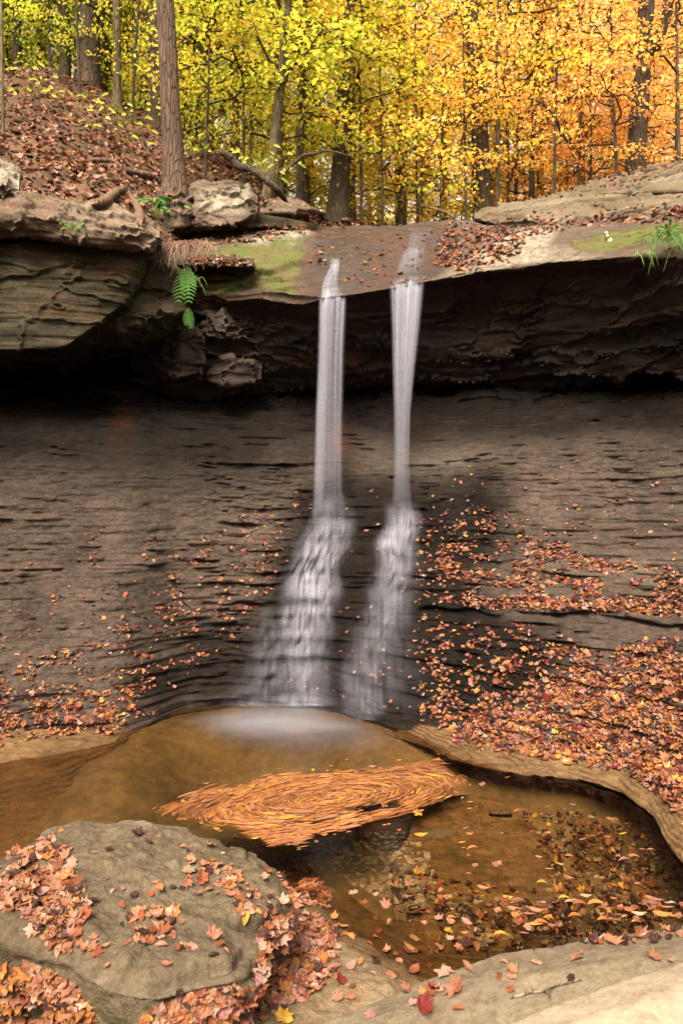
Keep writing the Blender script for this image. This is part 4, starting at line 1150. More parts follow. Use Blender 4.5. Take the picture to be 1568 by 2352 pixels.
scatter([(1100, 500), (1300, 440), (1560, 440), (1560, 470), (1300, 500)], 40, PAL_BANK, 'on the broad slab at the right edge', (.07, .11), clump=.4)
WR, WL = 'on the shale slope right of the falls', 'on the shale slope left of the falls'
scatter([(1010, 1215), (1110, 1150), (1190, 1180), (1330, 1280), (1568, 1320), (1568, 1405), (1300, 1392), (1080, 1385), (1000, 1330)], 1500, PAL_WET, WR, (.06, .10), .5, clump=.45, wet=True, grow=lambda x, y: .35 + .65 * sstep(1180, 1330, y))
scatter([(1000, 1370), (1300, 1378), (1568, 1395), (1568, 1418), (1300, 1400), (1080, 1392)], 520, PAL_WET | {'orange': 5}, WR, (.06, .10), .5, wet=True)
scatter([(975, 1430), (1200, 1430), (1350, 1500), (1568, 1470), (1568, 1850), (1430, 1765), (1060, 1705), (1000, 1640)], 2900, PAL_WET | {'orange': 4}, WR, (.06, .105), .55, clump=.25, wet=True,
        grow=lambda x, y: .25 + .75 * float(np.clip(sstep(1050, 1500, x) * .5 + sstep(1450, 1680, y + (x - 1200) * .25) * .8, 0, 1)))
scatter([(955, 1180), (1040, 1200), (1030, 1680), (960, 1650)], 260, PAL_WET, WR, (.055, .09), .45, wet=True)
scatter([(1020, 1640), (1350, 1560), (1568, 1540), (1568, 1860), (1430, 1765), (1060, 1705)], 1500, PAL_WET | {'orange': 4.5}, WR, (.06, .11), .6, wet=True)
scatter([(1430, 1750), (1568, 1780), (1620, 1900), (1568, 1880), (1500, 1800)], 160, PAL_WET, WR, (.06, .1), .5, wet=True)
scatter([(960, 1080), (1100, 1060), (1568, 1060), (1568, 1310), (1300, 1260), (1000, 1300)], 130, PAL_WET | {'golden': 2}, WR, (.05, .09), .4, wet=True)
scatter([(760, 1110), (960, 1110), (980, 1650), (800, 1600), (640, 1600), (650, 1300)], 130, PAL_WET | {'golden': 1, 'orange': 5}, 'on the wet shale among the falls', (.05, .09), .4, wet=True)
scatter([(380, 1290), (700, 1115), (715, 1150), (650, 1290), (590, 1390), (400, 1470), (350, 1380)], 420, PAL_WET, WL, (.05, .09), .45, clump=.55, wet=True)
scatter([(0, 1570), (330, 1400), (560, 1390), (600, 1440), (400, 1560), (320, 1660), (0, 1700)], 800, PAL_WET | {'golden': 1}, WL, (.05, .095), .5, clump=.5, wet=True, grow=lambda x, y: .25 + .75 * float(sstep(1450, 1640, y)))
scatter([(0, 1610), (260, 1640), (250, 1680), (0, 1700)], 240, PAL_WET | {'orange': 5}, WL, (.06, .10), .5, clump=.3, wet=True)
scatter([(0, 1250), (420, 1180), (420, 1450), (0, 1560)], 110, PAL_WET, WL, (.05, .085), .4, clump=.3, wet=True)
for poly_, n_, pal_, reg_ in (([(1560, 1400), (2050, 1460), (2200, 2010), (1760, 1960), (1560, 1850)], 1700, PAL_WET | {'orange': 4}, WR), ([(1560, 1310), (2000, 1370), (2050, 1460), (1560, 1405)], 260, PAL_WET, WR),
                              ([(-380, 1620), (0, 1590), (0, 1700), (-380, 1790)], 320, PAL_WET, WL), ([(-300, 1450), (0, 1480), (0, 1600), (-380, 1640)], 160, PAL_WET, WL)):
    scatter(poly_, n_, pal_, reg_, (.06, .10), .5, wet=True)
scatter([(1560, 474), (1900, 436), (1900, 462), (1560, 496)], 150, PAL_WET, LEDGE_R, (.07, .12), .5)
BO = 'on top of the big olive boulder'
scatter([(30, 1955), (140, 1928), (168, 2010), (215, 2180), (130, 2190), (60, 2090), (0, 2085)], 560, PAL_DRY, 'heaped in the hollow of the olive boulder', (.045, .085), .25, clump=.25)
scatter([(100, 1900), (560, 1940), (650, 2060), (560, 2200), (250, 2230), (100, 2100)], 80, PAL_DRY, BO, (.04, .08), .28)
scatter([(460, 1975), (540, 1990), (630, 2095), (570, 2105), (480, 2035)], 70, PAL_DRY, BO, (.045, .085), .3, clump=.3)
scatter([(295, 2095), (400, 2090), (390, 2175), (310, 2175)], 55, PAL_DRY, BO, (.045, .085), .3)
scatter([(535, 1925), (620, 1940), (640, 1960), (590, 1955)], 14, PAL_DRY, BO, (.06, .1), .35)
CR = 'piled in the gap right of the olive boulder'
scatter([(-320, 2250), (5, 2225), (5, 2440), (-320, 2480)], 380, PAL_DRY, 'piled before the olive boulder in the lower left corner', (.055, .095), .35)
scatter([(-180, 2000), (5, 1985), (5, 2088), (-180, 2090)], 120, PAL_DRY, 'heaped in the hollow of the olive boulder', (.045, .085), .25)
scatter([(630, 1958), (700, 1985), (760, 2060), (720, 2085), (670, 2070), (650, 2020)], 260, PAL_DRY, CR, (.05, .085), .3)
scatter([(610, 2130), (690, 2100), (775, 2140), (770, 2230), (700, 2290), (600, 2330), (590, 2240)], 560, PAL_DRY, CR, (.045, .085), .3)
scatter([(330, 2352), (430, 2290), (560, 2280), (680, 2290), (560, 2352)], 300, PAL_DRY, 'piled along the foot of the olive boulder', (.045, .085), .3)
scatter([(0, 2225), (90, 2225), (190, 2300), (215, 2352), (0, 2352)], 420, PAL_DRY | {'orange': 5}, 'piled before the olive boulder in the lower left corner', (.055, .095), .35)
scatter([(700, 2080), (1000, 2120), (1110, 2190), (1010, 2290), (760, 2300)], 60, PAL_DRY | {'crimson': 1.5}, 'on the low brown slab right of the boulder', (.06, .105), .35, clump=.2)
scatter([(930, 2290), (1100, 2220), (1560, 2130), (1560, 2200), (1200, 2300), (700, 2352)], 26, PAL_DRY, 'on the tan ledge by the near edge of the pool', (.06, .11), .35)
LEAVES.append((Vector(Pz(968, 2312, .235)), Vector((.2, -.5, .8)).normalized(), Vector((.9, .2, .3)), .09, 2, 'crimson', 'on the tan ledge by the near edge of the pool', False))
LEAVES.append((Vector(Pz(650, 2338, .16)), Vector((.1, -.2, 1)).normalized(), Vector((.3, .9, .0)), .09, 3, 'golden', 'at the foot of the olive boulder', False))
# floating
def raft_flow(x, y):
    # turns with the eddy: long way along the raft, curling at its right end
    ex, ey = 760 + .0 * x, 1846 - (x - 700) * .13
    dx, dy = (x - ex) / 340.0, (y - ey) / 62.0
    vx, vy = -dy * 340.0, dx * 62.0 - 0.13 * (-dy * 340.0)
    a, b = Vector(Pz(x, y, 0)), Vector(Pz(x + vx * .1 + .001, y + vy * .1, 0))
    return (b - a) + Vector(rng.normal(0, .05, 3)) * (b - a).length * .16
raft = [(372, 1862), (470, 1822), (600, 1795), (760, 1768), (900, 1750), (1000, 1746), (1045, 1780), (1070, 1805), (1000, 1838), (860, 1880), (760, 1912), (690, 1938), (640, 1947), (560, 1905), (470, 1888)]
hole = [(1000, 1772), (1010, 1806), (940, 1846), (820, 1884), (700, 1912), (600, 1902), (640, 1884), (760, 1846), (860, 1806), (940, 1780)]
rg = lambda x, y: float(sstep(-14, 34, poly_mask(np.array([x]), np.array([y]), raft)[0] + 22 * vnoise(np.array([x / 60.]), np.array([y / 16.]), 0, 5)[0])) - .80 * float(sstep(-6, 16, poly_mask(np.array([x]), np.array([y]), hole)[0]))
scatter(raft, 9000, dict(orange=6, copper=5, russet=1.5, golden=.8), 'packed in the floating raft of leaves turning in the pool', (.08, .22), .1, types=(7, 7, 7, 7, 7, 7, 7, 6), onto='water', flow=raft_flow, grow=rg)
scatter([(330, 1868), (480, 1805), (760, 1752), (1010, 1732), (1090, 1800), (1030, 1850), (860, 1900), (700, 1955), (560, 1920)], 150, PAL_RAFT | {'dusky pink': 1.5}, 'loose beside the floating raft of leaves', (.05, .10), .1, types=(4, 5, 6, 3), onto='water', flow=raft_flow)
def drift(x, y):
    return Vector((1, -.05 + .25 * (y < 1950), 0)) + Vector(rng.normal(0, .10, 3))
scatter([(1135, 2062), (1300, 2062), (1568, 2080), (1568, 2122), (1300, 2118), (1150, 2105)], 62, PAL_DRY | {'orange': 5, 'golden': 1}, 'drifting in a streak on the right of the pool', (.07, .13), .1, types=(6, 5, 4, 3), onto='water', flow=drift)
scatter([(960, 1760), (1230, 1790), (1560, 1960), (1560, 2110), (1200, 2170), (900, 2080), (850, 1940)], 60, PAL_RAFT | {'golden': 3, 'dusky pink': 2}, 'floating on the clear right part of the pool', (.06, .12), .1, types=(6, 6, 5, 4, 3), onto='water', flow=drift)
scatter([(860, 2030), (1000, 2050), (1110, 2150), (1010, 2200), (800, 2080)], 30, PAL_DRY | {'golden': 1}, 'floating at the edge of the low brown slab', (.06, .1), .1, onto='water')
scatter([(1230, 1860), (1480, 1890), (1568, 2020), (1568, 2150), (1280, 2170), (1270, 2010), (1200, 1880)], 520, PAL_BED, 'sunk on the pool floor', (.05, .09), .3, wet=True)
scatter([(880, 2000), (1240, 2060), (1300, 2170), (1120, 2190), (900, 2080)], 170, PAL_BED, 'sunk on the pool floor', (.05, .09), .3, wet=True, clump=.3)

def frame(N, yw):
    y = (yw - N * yw.dot(N))
    y = y.normalized() if y.length > 1e-6 else N.orthogonal().normalized()
    x = y.cross(N)
    return x, y, N
score = [(l[3] / max((l[0] - CAMP).length, .5) * (1.0 if 'sunk' not in l[6] else 0) * (1 if -30 < pix(np.array(l[0]))[0] < 1598 and pix(np.array(l[0]))[1] < 2375 else 0), i) for i, l in enumerate(LEAVES)]
score.sort(reverse=True)
# of the largest, keep those not buried under others: a ray towards the viewer finds nothing
single = set(i for s, i in score[:290])
Vs, Fs, Cs, off = [], [], [], 0
Vw, Fw, Cw, offw = [], [], [], 0
proto = {}
LEAF_WORD = {'maple': 'lobed', 'oval': 'oval', 'slender': 'slender'}
for i, (pos, N, yw, s, t, cn, region, wet) in enumerate(LEAVES):
    kind, p, f = TEMPL[t]
    x, y, n = frame(N, yw)
    M = np.array([x, y, n]).T * s
    c = np.array(TINT[cn])
    if i in single:
        key = (t, cn, wet)
        if key not in proto:
            me = np_mesh('fallen_leaf', p, f, np.full(len(f), 3), None, np.tile(c, (len(p), 1)) * (1 + .15 * rng.uniform(-1, 1, (len(p), 1))))
            me.materials.append(WETLEAF if wet else LITTER)
            proto[key] = me
        ob = bpy.data.objects.new('fallen_leaf', proto[key])
        ob.matrix_world = Matrix(((M[0, 0], M[0, 1], M[0, 2], pos[0]), (M[1, 0], M[1, 1], M[1, 2], pos[1]), (M[2, 0], M[2, 1], M[2, 2], pos[2]), (0, 0, 0, 1)))
        COL.objects.link(ob)
        lab = f"{cn} {LEAF_WORD[kind]} fallen leaf {region}"
        tag(ob, lab, 'leaf', lab.replace('fallen leaf', 'fallen leaves'))
    else:
        V = p @ M.T + np.array(pos)
        c = c * (1 + .25 * rng.uniform(-1, 1)) * (1 + .06 * rng.uniform(-1, 1, 3))
        if t == 7:      # leaves of one windrow share their ripeness
            qx, qy = pix(np.array(pos)); e_ = math.hypot((qx - 760) / 340, (qy - 1846 + (qx - 700) * .13) / 62)
            c = np.array(TINT[cn]) * .3 + np.array(TINT['orange']) * .6
            c = c * (.45 + .55 * (1 + vnoise(e_ * 9, 0, qx * .003, 77)) * .8)
        if wet:
            Vw.append(V); Fw.append(f + offw); Cw.append(np.tile(c, (len(V), 1))); offw += len(V)
        else:
            Vs.append(V); Fs.append(f + off); Cs.append(np.tile(c, (len(V), 1))); off += len(V)
V = np.concatenate(Vs + Vw); Fa = np.concatenate(Fs + [g + off for g in Fw]); Ca = np.concatenate(Cs + Cw)
me = np_mesh('fallen_leaves', V, Fa, np.full(len(Fa), 3), None, np.clip(Ca, 0, 1))
me.materials.append(LITTER); me.materials.append(WETLEAF)
mi = np.zeros(len(Fa), np.int32); mi[sum(len(g) for g in Fs):] = 1
me.polygons.foreach_set('material_index', mi)
lo = bpy.data.objects.new('fallen_leaves', me); COL.objects.link(lo); tag(lo, kind='stuff')

# gravel on the pool floor
def gravel():
    Vs, Fs, Cs, off = [], [], [], 0
    base = np.array([(a, b, c) for a in (-1, 1) for b in (-1, 1) for c in (-1, 1)], float)
    fc = np.array([(0, 1, 3, 2), (4, 6, 7, 5), (0, 4, 5, 1), (2, 3, 7, 6), (0, 2, 6, 4), (1, 5, 7, 3)])
    for poly, n in (([(690, 1960), (820, 1915), (960, 1910), (1000, 2040), (960, 2085), (860, 2050), (760, 1995)], 900), ([(1220, 1850), (1480, 1890), (1568, 2010), (1568, 2150), (1280, 2170), (1260, 2000)], 330), ([(880, 2040), (1250, 2080), (1300, 2180), (1100, 2180)], 160)):
        for _ in range(n):
            x = rng.uniform(min(q[0] for q in poly), max(q[0] for q in poly)); y = rng.uniform(min(q[1] for q in poly), max(q[1] for q in poly))
            if poly_mask(np.array([x]), np.array([y]), poly)[0] < -6: continue
            h = cast(x, y)
            if h[0] is None or h[0].z > -.03: continue
            s = rng.uniform(.006, .021) * np.array([rng.uniform(.7, 1.6), rng.uniform(.7, 1.3), rng.uniform(.3, .6)])
            a = rng.uniform(0, 6.3)
            p = base * s * rng.uniform(.6, 1.15, (8, 3))
            p = np.stack([p[:, 0] * math.cos(a) - p[:, 1] * math.sin(a), p[:, 0] * math.sin(a) + p[:, 1] * math.cos(a), p[:, 2]], -1) + np.array(h[0])
            g = rng.uniform(.05, .17)
            Vs.append(p); Fs.append(fc + off); Cs.append(np.tile([g, g * .78, g * .5], (8, 1))); off += 8
    F_ = np.concatenate(Fs)
    ob = link('gravel', np_mesh('gravel', np.concatenate(Vs), F_, np.full(len(F_), 4), None, np.concatenate(Cs)), leaf_material('pebble_stone', 0, .7))
    tag(ob, kind='stuff')
gravel()

# ------------------------------------------------------------------ trees
LEAFPAL = {
    'green': [(.30, .41, .03), (.42, .49, .04), (.22, .35, .03), (.52, .52, .05), (.66, .52, .07)],
    'lime': [(.46, .52, .035), (.58, .58, .06), (.36, .46, .035), (.68, .58, .07), (.78, .52, .08)],
    'yellow': [(.82, .57, .05), (.88, .64, .10), (.66, .57, .05), (.86, .48, .08), (.54, .54, .04)],
    'gold': [(.86, .50, .07), (.90, .58, .14), (.82, .42, .06), (.88, .46, .12), (.76, .54, .05)],
    'orange': [(.88, .41, .08), (.84, .33, .06), (.92, .52, .18), (.90, .43, .15), (.86, .54, .12)],
    'dark green': [(.09, .18, .015), (.15, .26, .02), (.22, .32, .02), (.40, .40, .03)],
}
def leaf_quads(pos, nrm, tip, size, fold=.25):
    """Folded four-corner leaves."""
    x = np.cross(tip, nrm); x /= np.linalg.norm(x, axis=1, keepdims=True) + 1e-9
    n = np.cross(x, tip)
    s = size[:, None]
    b = pos; t = pos + tip * s
    m = pos + tip * s * .5 + n * s * fold * .5
    l = m - x * s * .33; r = m + x * s * .33
    l = l + n * 0; r = r + n * 0
    b2 = b; t2 = t - n * s * .06
    V = np.stack([b2, r, t2, l], 1).reshape(-1, 3)
    k = np.arange(len(pos)) * 4
    Fq = np.stack([k, k + 1, k + 2, k, k + 2, k + 3], -1).reshape(-1, 3)
    return V, Fq
def crown_arrays(r_, limbs, pal, per_m, size, droop=.35, spread=.12):
    P_, N_, T_, S_, C_, twigs = [], [], [], [], [], []
    pal = np.array(LEAFPAL[pal])
    for pts, rad in limbs:
        pts = np.asarray(pts)
        L = np.linalg.norm(pts[-1] - pts[0])
        d = (pts[-1] - pts[0]) / (L + 1e-9)
        side = np.cross(d, [0, 0, 1.0]); side /= np.linalg.norm(side) + 1e-9
        nt = max(4, int(L * 4.5))
        for k in range(nt):
            s = .22 + .78 * (k + r_.uniform(0, .8)) / nt
            i = min(int(s * (len(pts) - 1)), len(pts) - 2); f = s * (len(pts) - 1) - i
            o = pts[i] * (1 - f) + pts[i + 1] * f
            tl = (.20 + .34 * L * (1.15 - s)) * r_.uniform(.6, 1.2)
            sg = 1 if k % 2 else -1
            td = d * r_.uniform(.4, .9) + side * sg * r_.uniform(.5, 1.0) + np.array([0, 0, r_.uniform(-.25, .2)])
            td /= np.linalg.norm(td)
            e = o + td * tl + np.array([0, 0, -droop * tl * tl * .5])
            twigs.append((np.array([o, (o + e) / 2 + [0, 0, .03 * tl], e]), np.array([.006, .004, .002]) * (1 + L * .25)))
            n = max(3, int(tl * per_m * r_.uniform(.6, 1.4)))
            q = r_.uniform(.1, 1.1, n)[:, None]
            p = o * (1 - q) + e * q + r_.normal(0, 1, (n, 3)) * np.array([spread, spread, spread * .24]) * (.5 + tl)
            P_.append(p)
            N_.append(r_.normal(0, .45, (n, 3)) + [0, 0, 1.0])
            tt_ = r_.normal(0, .7, (n, 3)) + td * .6 + [0, 0, -.45]
            T_.append(tt_)
            S_.append(r_.uniform(.6, 1.25, n) * size)
            base = pal[r_.integers(len(pal))]
            mixc = pal[r_.integers(0, len(pal), n)]
            C_.append((base * .55 + mixc * .45) * r_.uniform(.75, 1.12, (n, 1)))
    P_, N_, T_, S_, C_ = [np.concatenate(a) for a in (P_, N_, T_, S_, C_)]
    T_ /= np.linalg.norm(T_, axis=1, keepdims=True)
    N_ /= np.linalg.norm(N_, axis=1, keepdims=True)
    V, Fq = leaf_quads(P_, N_, T_, S_)
    return V, Fq, np.clip(np.repeat(C_, 4, 0), 0, 1), twigs
def trunk_path(r_, h, r0, lean=(0, 0), wig=.05, flare=1.6, n=26, bend=None):
    t = np.linspace(0, 1, n)
    z = t * h - .25
    x = lean[0] * t * h + wig * h * .1 * np.cumsum(r_.normal(0, .25, n)) * t
    y = lean[1] * t * h + wig * h * .1 * np.cumsum(r_.normal(0, .25, n)) * t
    if bend: x = x + bend * np.sin(t * 3.0) * h
    rad = r0 * (1 - .72 * t ** 1.2) * (1 + (flare - 1) * np.exp(-t * h / (r0 * 2.2)))
    return np.stack([x, y, z], -1), rad
def make_limbs(r_, path, h0, h1, n, length, up=.25, r0=.02, az=None):
    out = []
    pts, rad = path
    H = pts[-1, 2]
    a = r_.uniform(0, 6.28)
    for k in range(n):
        hz = h0 + (h1 - h0) * (k + r_.uniform(0, 1)) / n
        i = int(np.clip(np.searchsorted(pts[:, 2], hz), 1, len(pts) - 1))
        o = pts[i]
        a += 2.4 + r_.uniform(-.5, .5)
        aa = a if az is None else r_.uniform(*az)
        L = length * r_.uniform(.6, 1.15) * (1 - .5 * (hz - h0) / (h1 - h0 + 1e-6))
        e = r_.uniform(.0, 1.0) * up
        t = np.linspace(0, 1, 9)
        d = np.array([math.cos(aa), math.sin(aa), 0])
        w = np.cumsum(r_.normal(0, .035, (9, 3)), 0) * L
        p = o + d * (t * L)[:, None] + np.stack([0 * t, 0 * t, L * (e * 1.6 * t - (e + .12) * t ** 2)], -1) + w
        p[0] = o
        out.append((p, max(r0 * (L / 2) ** .8, .006) * (1 - .8 * t) + .002))
    return out
def tree_meshes(seed, h, r0, h0, h1, nl, length, pal, per_m, size, lean=(0, 0), wig=.05, flare=1.5, up=.25, bend=None, az=None, sides=9, rough=.10, limb_r=.02, extra=None):
    r_ = np.random.default_rng(seed)
    path = trunk_path(r_, h, r0, lean, wig, flare, max(14, int(h * 3)), bend)
    limbs = make_limbs(r_, path, h0, h1, nl, length, up, limb_r, az) + (extra(path) if extra else [])
    V, Fq, C_, twigs = crown_arrays(r_, limbs, pal, per_m, size)
    trunk = tube_mesh('trunk', [path], sides, None, True, rough, seed)
    # limbs go with the trunk, twigs with the crown
    lt = tube_mesh('limbs', limbs, 5)
    def merged(meshes, name):
        vs, lp, sz, off = [], [], [], 0
        for m in meshes:
            co = np.empty(len(m.vertices) * 3, np.float32); m.vertices.foreach_get('co', co)
            li = np.empty(len(m.loops), np.int32); m.loops.foreach_get('vertex_index', li)
            ls = np.empty(len(m.polygons), np.int32); m.polygons.foreach_get('loop_total', ls)
            vs.append(co.reshape(-1, 3)); lp.append(li + off); sz.append(ls); off += len(vs[-1])
        return np_mesh(name, np.concatenate(vs), np.concatenate(lp), np.concatenate(sz), None, None, True)
    tm = merged([trunk, lt], 'trunk')
    tw = tube_mesh('twigs', twigs, 3)
    co = np.empty(len(tw.vertices) * 3, np.float32); tw.vertices.foreach_get('co', co); co = co.reshape(-1, 3)
    li = np.empty(len(tw.loops), np.int32); tw.loops.foreach_get('vertex_index', li)
    cm = np_mesh('crown', np.concatenate([V, co]), np.concatenate([Fq.ravel(), li + len(V)]), np.concatenate([np.full(len(Fq), 3), np.full(len(tw.polygons), 4)]), None,
                 np.concatenate([C_, np.tile([.06, .045, .03], (len(co), 1))]))
    return tm, cm
def plant_tree(meshes, bark, name, loc, label, group=None, rot=0.0, sc=1.0, shared=False):
    tm, cm = meshes
    root = empty(name, loc, label, 'tree', group)
    root.rotation_euler.z = rot; root.scale = (sc, sc, sc)
    for nm, m, mt in (('trunk', tm, bark), ('crown', cm, FOLIAGE)):
        if not m.materials: m.materials.append(mt)
        o = bpy.data.objects.new(nm, m); COL.objects.link(o); o.parent = root
    return root
def lean_for(px0, py0, px1, py1, Y):
    """Sideways lean that carries a trunk through a second picture point at the same depth."""
    a, b = P(px0, py0, Y), P(px1, py1, Y)
    return (b[0] - a[0]) / (b[2] - a[2])

# the trees one can tell apart: (x, Y, radius px at base, x at picture top, height, bark, crown from, limbs, length, palette, label)
def own_tree(x, Y, wpx, xtop, h, bark, h0, nl, length, pal, label, seed, per_m=36, size=.08, name='tree', ybase=None, **kw):
    b = ground_at(x, Y)
    if ybase is not None: b = P(x, ybase, Y)
    y0 = CY - (b[2] - CAMZ) / Y * F
    m = tree_meshes(seed, h, wpx / F * Y / 2, h0, h * .96, nl, length, pal, per_m, size, lean=(lean_for(x, y0, xtop, 0, Y), 0), **kw)
    return plant_tree(m, bark, name, b, label)
own_tree(404, 9.95, 46, 381, 11, BARK, 6.5, 9, 2.0, 'lime', 'big straight trunk with furrowed brown bark above the lichen spotted boulder', 201, sides=20, rough=.16, wig=.012, flare=1.55, name='maple_tree', ybase=425)
own_tree(358, 13.3, 34, 357, 12, BARK, 7, 8, 2.2, 'lime', 'thick brown trunk just behind the big straight trunk', 202, sides=14, wig=.02, name='maple_tree')
own_tree(203, 13.8, 46, 206, 12, BARK_DARK, 6, 9, 2.6, 'green', 'dark stout trunk with a flared foot on the ridge of the left bank', 203, sides=16, flare=1.7, wig=.03, name='maple_tree')
own_tree(270, 12.9, 19, 268, 10, BARK_GREY, 5, 9, 1.8, 'green', 'slim grey trunk standing on exposed claw like roots on the left bank', 204, sides=12, wig=.06, flare=2.2)
own_tree(311, 14.8, 13, 307, 10, BARK_GREY, 4.4, 8, 1.6, 'green', 'thin grey trunk between the claw rooted tree and the big trunk', 205)
own_tree(428, 14.6, 12, 424, 10, BARK_DARK, 4.5, 8, 1.7, 'lime', 'thin dark trunk close right of the big straight trunk', 206)
own_tree(456, 15.5, 20, 464, 11, BARK_GREY, 5, 9, 2.0, 'lime', 'grey trunk a little right of the big straight trunk', 207, sides=12)
own_tree(487, 14.7, 9, 483, 8, BARK_DARK, 3, 10, 1.5, 'lime', 'wiry dark stem between the grey trunk and the crooked maple', 208)
own_tree(602, 11.6, 26, 640, 8, BARK_GREY, 1.7, 26, 2.9, 'lime', 'crooked young maple leaning over the bank with spreading yellow green sprays', 209, per_m=34, size=.11, bend=.022, up=.35, az=(-2.4, 1.2), name='maple_tree', sides=10, limb_r=.02)
own_tree(646, 13.6, 15, 640, 9, BARK_GREY, 2.6, 16, 2.0, 'yellow', 'slim stem close behind the crooked young maple', 210)
own_tree(682, 13.0, 11, 690, 7, BARK_GREY, 1.6, 18, 1.9, 'lime', 'thin stem right of the crooked young maple', 211)
own_tree(772, 13.2, 44, 806, 12, BARK_DARK, 3.6, 14, 2.6, 'yellow', 'thick dark trunk with gnarled roots straight above the left waterfall', 212, sides=16, flare=1.8, wig=.03, name='maple_tree')
own_tree(1112, 14.2, 42, 1086, 13, BARK_DARK, 3.4, 15, 3.0, 'yellow', 'tall dark trunk in the golden wood right of the falls', 213, sides=14, wig=.04, name='maple_tree')
own_tree(1142, 14.0, 12, 1142, 9, BARK_GREY, 1.6, 20, 2.0, 'gold', 'slender grey stem right of the tall dark trunk', 214)
own_tree(1214, 14.6, 12, 1238, 9, BARK_DARK, 1.3, 22, 2.1, 'orange', 'thin dark stem with long thin branches among orange leaves', 215)
own_tree(1452, 13.6, 44, 1480, 12, BARK_DARK, 4.2, 12, 2.8, 'orange', 'stout dark forked trunk above the upper right slabs', 216, sides=16, wig=.02, name='maple_tree',
         extra=lambda path: [(np.array([path[0][9], path[0][9] + [.28, 0, .22], path[0][9] + [.46, -.05, .75], path[0][9] + [.52, -.05, 1.6], path[0][9] + [.5, 0, 3.0]]), np.array([.13, .12, .11, .09, .06]))])
own_tree(1560, 12.5, 9, 1552, 7, BARK_DARK, 1.2, 18, 2.0, 'gold', 'thin leafy sapling behind the slabs at the right margin', 217)
own_tree(8, 9.9, 8, 4, 7, BARK_GREY, 4.2, 7, 1.0, 'green', 'thin pale sapling on the leafy bank at the left margin', 218)
own_tree(1180, 15.2, 10, 1195, 8, BARK_DARK, 2.2, 22, 2.2, 'dark green', 'dark green leaved sapling among the golden trees', 219, per_m=34)
own_tree(960, 13.4, 8, 950, 6, BARK_DARK, .5, 22, 1.9, 'yellow', 'low bushy yellow sapling just above the lip between the falls', 220, per_m=36)
own_tree(1010, 12.9, 7, 1020, 3.2, BARK_DARK, .3, 18, 1.4, 'gold', 'small golden sapling behind the leaf drift on the ledge', 221, per_m=36)
own_tree(880, 13.0, 7, 870, 4.5, BARK_DARK, .4, 20, 1.6, 'lime', 'short yellow green sapling by the thick dark trunk', 222, per_m=36)
own_tree(1330, 13.8, 9, 1335, 6, BARK_DARK, .5, 22, 2.0, 'gold', 'bushy golden sapling over the broad slab', 223, per_m=34)
own_tree(1420, 13.2, 9, 1400, 5, BARK_DARK, .6, 18, 2.1, 'orange', 'orange sapling in front of the forked trunk', 224, per_m=34)
own_tree(186, 12.4, 8, 176, 5, BARK_DARK, 1.5, 16, 1.9, 'lime', 'spindly sapling holding flat lime green sprays before the dark stout trunk', 226, per_m=40, up=.1)
own_tree(300, 12.6, 8, 316, 5, BARK_DARK, 1.9, 14, 2.0, 'lime', 'leaning sapling with lime sprays reaching across the big straight trunk', 227, per_m=40, up=.1)
own_tree(470, 12.0, 8, 482, 4.6, BARK_DARK, 1.3, 18, 2.1, 'lime', 'sapling with drooping pale green sprays right of the big straight trunk', 228, per_m=42, up=.1)
own_tree(690, 12.7, 8, 700, 5, BARK_DARK, 1.2, 18, 2.2, 'lime', 'sapling with layered yellow green sprays left of the thick dark trunk', 229, per_m=42, up=.1)
own_tree(830, 12.9, 8, 826, 5.4, BARK_DARK, 1.4, 18, 2.2, 'yellow', 'sapling with layered yellow sprays right of the thick dark trunk', 230, per_m=42, up=.1)
own_tree(1070, 13.2, 8, 1062, 5.6, BARK_DARK, 1.2, 18, 2.2, 'gold', 'sapling spreading flat golden sprays before the tall dark trunk', 231, per_m=42, up=.1)
own_tree(1270, 13.2, 8, 1280, 6, BARK_DARK, 1.6, 18, 2.3, 'orange', 'sapling with flat orange sprays over the end of the broad slab', 232, per_m=42, up=.1)
own_tree(560, 12.6, 8, 556, 5.2, BARK_DARK, 1.6, 18, 2.1, 'lime', 'sapling with lime sprays just left of the crooked young maple', 233, per_m=42, up=.1)
own_tree(120, 14.2, 8, 112, 6, BARK_DARK, .8, 18, 1.6, 'lime', 'leafy sapling on the ridge left of the dark stout trunk', 225, per_m=30)

KINDS = {}
for pal, bark, seed in (('green', BARK_DARK, 301), ('lime', BARK_GREY, 302), ('lime', BARK_DARK, 303), ('yellow', BARK_GREY, 304), ('yellow', BARK_DARK, 305), ('gold', BARK_GREY, 306), ('orange', BARK_DARK, 307), ('orange', BARK_GREY, 308)):
    KINDS.setdefault(pal, []).append((tree_meshes(seed, 9.5, .085, 1.2, 9.2, 32, 2.6, pal, 46, .08, wig=.06, up=.4), bark))
    KINDS.setdefault(pal, []).append((tree_meshes(seed + 50, 12, .12, 3.6, 11.6, 28, 3.0, pal, 42, .092, wig=.05, up=.4), bark))
BUSH = {}
for pal, bark, seed in (('lime', BARK_GREY, 351), ('lime', BARK_DARK, 352), ('yellow', BARK_GREY, 353), ('yellow', BARK_DARK, 354), ('gold', BARK_GREY, 355), ('orange', BARK_DARK, 356), ('green', BARK_DARK, 357)):
    BUSH.setdefault(pal, []).append((tree_meshes(seed, 5.6, .035, .3, 5.4, 36, 2.0, pal, 44, .076, wig=.08, up=.3, sides=6), bark))
WORD = {'green': 'green and yellow', 'lime': 'yellow green', 'yellow': 'clear yellow', 'gold': 'golden', 'orange': 'orange'}
def pal_at(px):
    m = px + rng.normal(0, 300)
    return 'green' if m < 120 else 'lime' if m < 620 else 'yellow' if m < 980 else 'gold' if m < 1270 else 'orange'
spots = []
